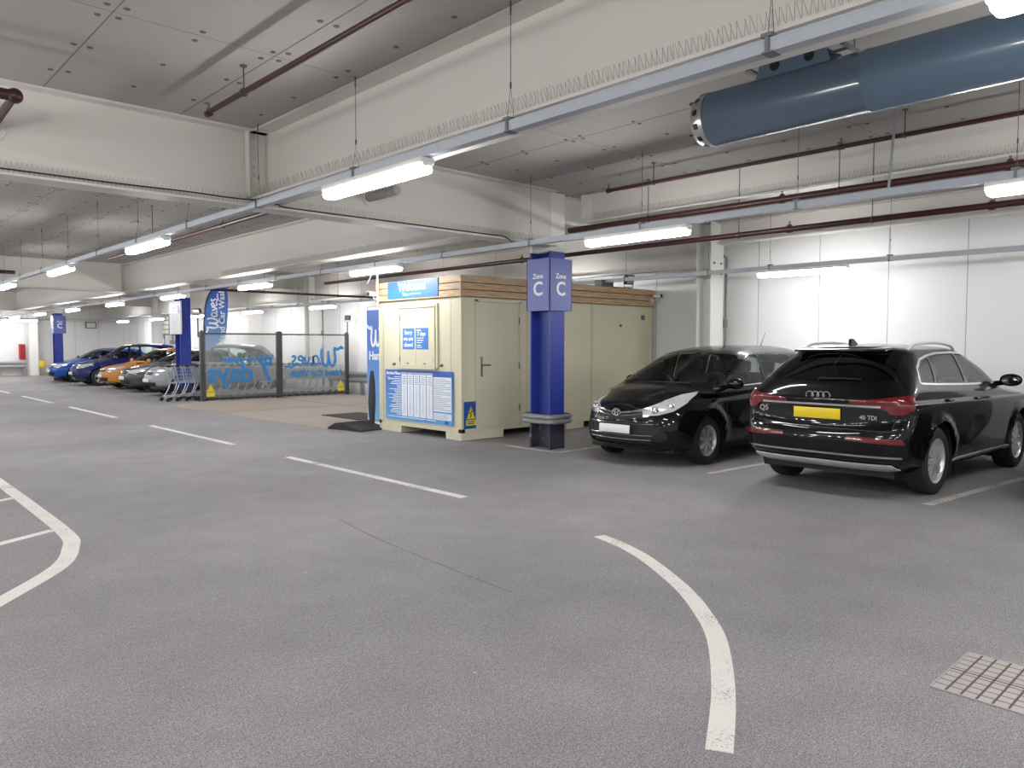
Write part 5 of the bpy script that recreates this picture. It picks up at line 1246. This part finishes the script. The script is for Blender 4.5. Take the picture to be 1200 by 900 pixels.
t = thing('hose_box', 'tall red hose reel box hung on the far end wall', 'box', (8.62, 47.5, .86)); m = MB(); m.rbox((-.13, -.22, 0), (.13, .1, .82), .03); m.build('case', mat('red_box', rgb(168, 40, 44), .4), t, True); m = MB(); m.rbox((-.10, -.226, .06), (.10, -.219, .76), .003); m.build('door', mat('red_door', rgb(150, 34, 40), .4), t)
t = thing('grit_box', 'small yellow box on the pillar beside the far end barrier', 'box', (9.42, 46.9, .42)); m = MB(); m.rbox((-.15, -.12, 0), (.15, .12, .36), .02); m.build('case', mat('yellow_box', rgb(224, 200, 70), .5), t, True); m = MB(); m.rbox((-.16, -.13, .36), (.16, .13, .41), .015); m.build('lid', mat('yellow_lid', rgb(206, 182, 60), .5), t, True)
t = thing('exit_sign', 'small dark framed sign box high before the far end wall', 'sign', (11.9, 47.2, 2.55)); m = MB(); m.rbox((-.28, -.04, 0), (.28, .04, .36), .01); m.build('case', RM['grey'], t); m = MB(); m.box((-.22, -.046, .05), (.22, -.039, .31)); m.build('face', RM['white'], t); m = MB(); m.tube([(-.2, 0, .36), (-.2, 0, .42)], .01, 6); m.tube([(.2, 0, .36), (.2, 0, .42)], .01, 6); m.build('bracket', RM['grey'], t)
t = thing('electrical_panel', 'grey electrical panel with fuse boxes high on the back wall above the far cars', 'panel', (13.3, 38.4, 2.1))
m = MB(); m.rbox((-.35, -.5, 0), (.2, .42, .95), .02); m.build('case', RM['grey'], t); m = MB()
for j in range(2):
    for k in range(4): m.rbox((-.38, -.42 + j * .42, .08 + k * .22), (-.345, -.06 + j * .42, .25 + k * .22), .01)
m.build('fuse_box', mat('fuse_beige', rgb(206, 200, 186), .5), t, True)
m = MB(); m.tube([(-.1, -.2, 0), (-.1, -.2, -.3)], .03, 8); m.rbox((-.2, -.32, -.42), (.0, -.08, -.25), .01); m.build('conduit', RM['grey'], t, True)

# ---- drain cover in the lane
DG = mat('drain_steel', rgb(176, 169, 166), .5, .2, var=.16, scale=6); DP = mat('drain_pit', rgb(92, 82, 80), .8)
a_ = math.atan2(1.19 - 1.22, 4.43 - 3.87)
t = thing('drain_cover', 'rectangular steel grid drain cover set in the lane near the black SUV', 'drain cover', (4.15, .90, .0), R(0))
w, d = .29, .32
m = MB(); m.box((-w, -d, .001), (w, d, .004)); m.build('tray', DP, t)
m = MB(); 
for s in (-1, 1): m.box((s * w - .004, -d, .0), (s * w + .004, d, .007)); m.box((-w, s * d - .004, .0), (w, s * d + .004, .007))
m.build('frame', DG, t, False, .002)
m = MB(); n1, n2 = 9, 10
for k in range(1, n1): x = -w + 2 * w * k / n1; m.box((x - .0, -d, .0), (x + .0001, d, .0001)) if False else None
for i in range(n1):
    for j in range(n2):
        x0 = -w + 2 * w * i / n1 + .005; y0_ = -d + 2 * d * j / n2 + .005; m.rbox((x0, y0_, .001), (x0 + 2 * w / n1 - .010, y0_ + 2 * d / n2 - .010, .006), .0015, 1)
m.build('grid', DG, t)
m = MB(); m.rbox((-.006, -d, .003), (.006, d, .0068), .001); m.build('seam_bar', DP, t)
# ------------------------------------------------------------------ cars in their bays
suv = build_suv((10.33, 3.69, 0), R(-1.6))
mpv = build_mpv((10.24, 6.52, 0), R(180))
fc = dict(rz=R(180))
build_far('estate_car', 'black car at the frame edge beside the SUV, only its front corner showing', (10.78, 1.16, 0), R(180), PBLACK, 4.5, .91, 1.50, plate_m='white', group=None)
build_far('people_carrier', 'tall silver grey people carrier parked behind the shopping trolleys and glass screen', (10.22, 25.6, 0), R(180), paint('silver_paint', rgb(158, 162, 166), .05, .3), 4.45, .91, 1.66, .98, 1.04, suv=True, glassm='clear')
build_far('hatchback', 'dark grey hatchback parked between the silver grey and orange cars', (10.12, 28.1, 0), R(180), paint('graphite_paint', rgb(74, 76, 80), .05, .3), 4.25, .89, 1.48)
build_far('hatchback', 'orange hatchback parked between the dark grey and navy cars', (10.1, 30.7, 0), R(180), paint('orange_paint', rgb(204, 138, 66), .05, .3), 4.2, .89, 1.52)
build_far('people_carrier', 'tall navy people carrier parked between the orange and bright blue cars', (10.1, 34.2, 0), R(180), paint('navy_paint', rgb(28, 34, 92), .05, .3), 4.5, .91, 1.68, 1.0, 1.06, suv=True, glassm='clear')
build_far('saloon_car', 'bright blue car parked by the far Zone C column', (10.0, 37.9, 0), R(180), paint('blue_paint', rgb(34, 78, 160), .05, .3), 4.3, .90, 1.48)
build_far('hatchback', 'dark red car parked last, beyond the far Zone C column', (10.6, 40.7, 0), R(180), paint('red_paint', rgb(120, 30, 40), .05, .3), 4.2, .89, 1.50)

# ------------------------------------------------------------------ render look
w = bpy.data.worlds.new('world'); scene.world = w; w.use_nodes = True; w.node_tree.nodes['Background'].inputs[0].default_value = (.05, .05, .05, 1)
scene.view_settings.exposure = EXPOSURE
c_ = scene.cycles
c_.max_bounces = 8; c_.diffuse_bounces = 5; c_.glossy_bounces = 4; c_.transparent_max_bounces = 16; c_.transmission_bounces = 4
c_.caustics_reflective = False; c_.caustics_refractive = False; c_.sample_clamp_indirect = 6; c_.use_denoising = True
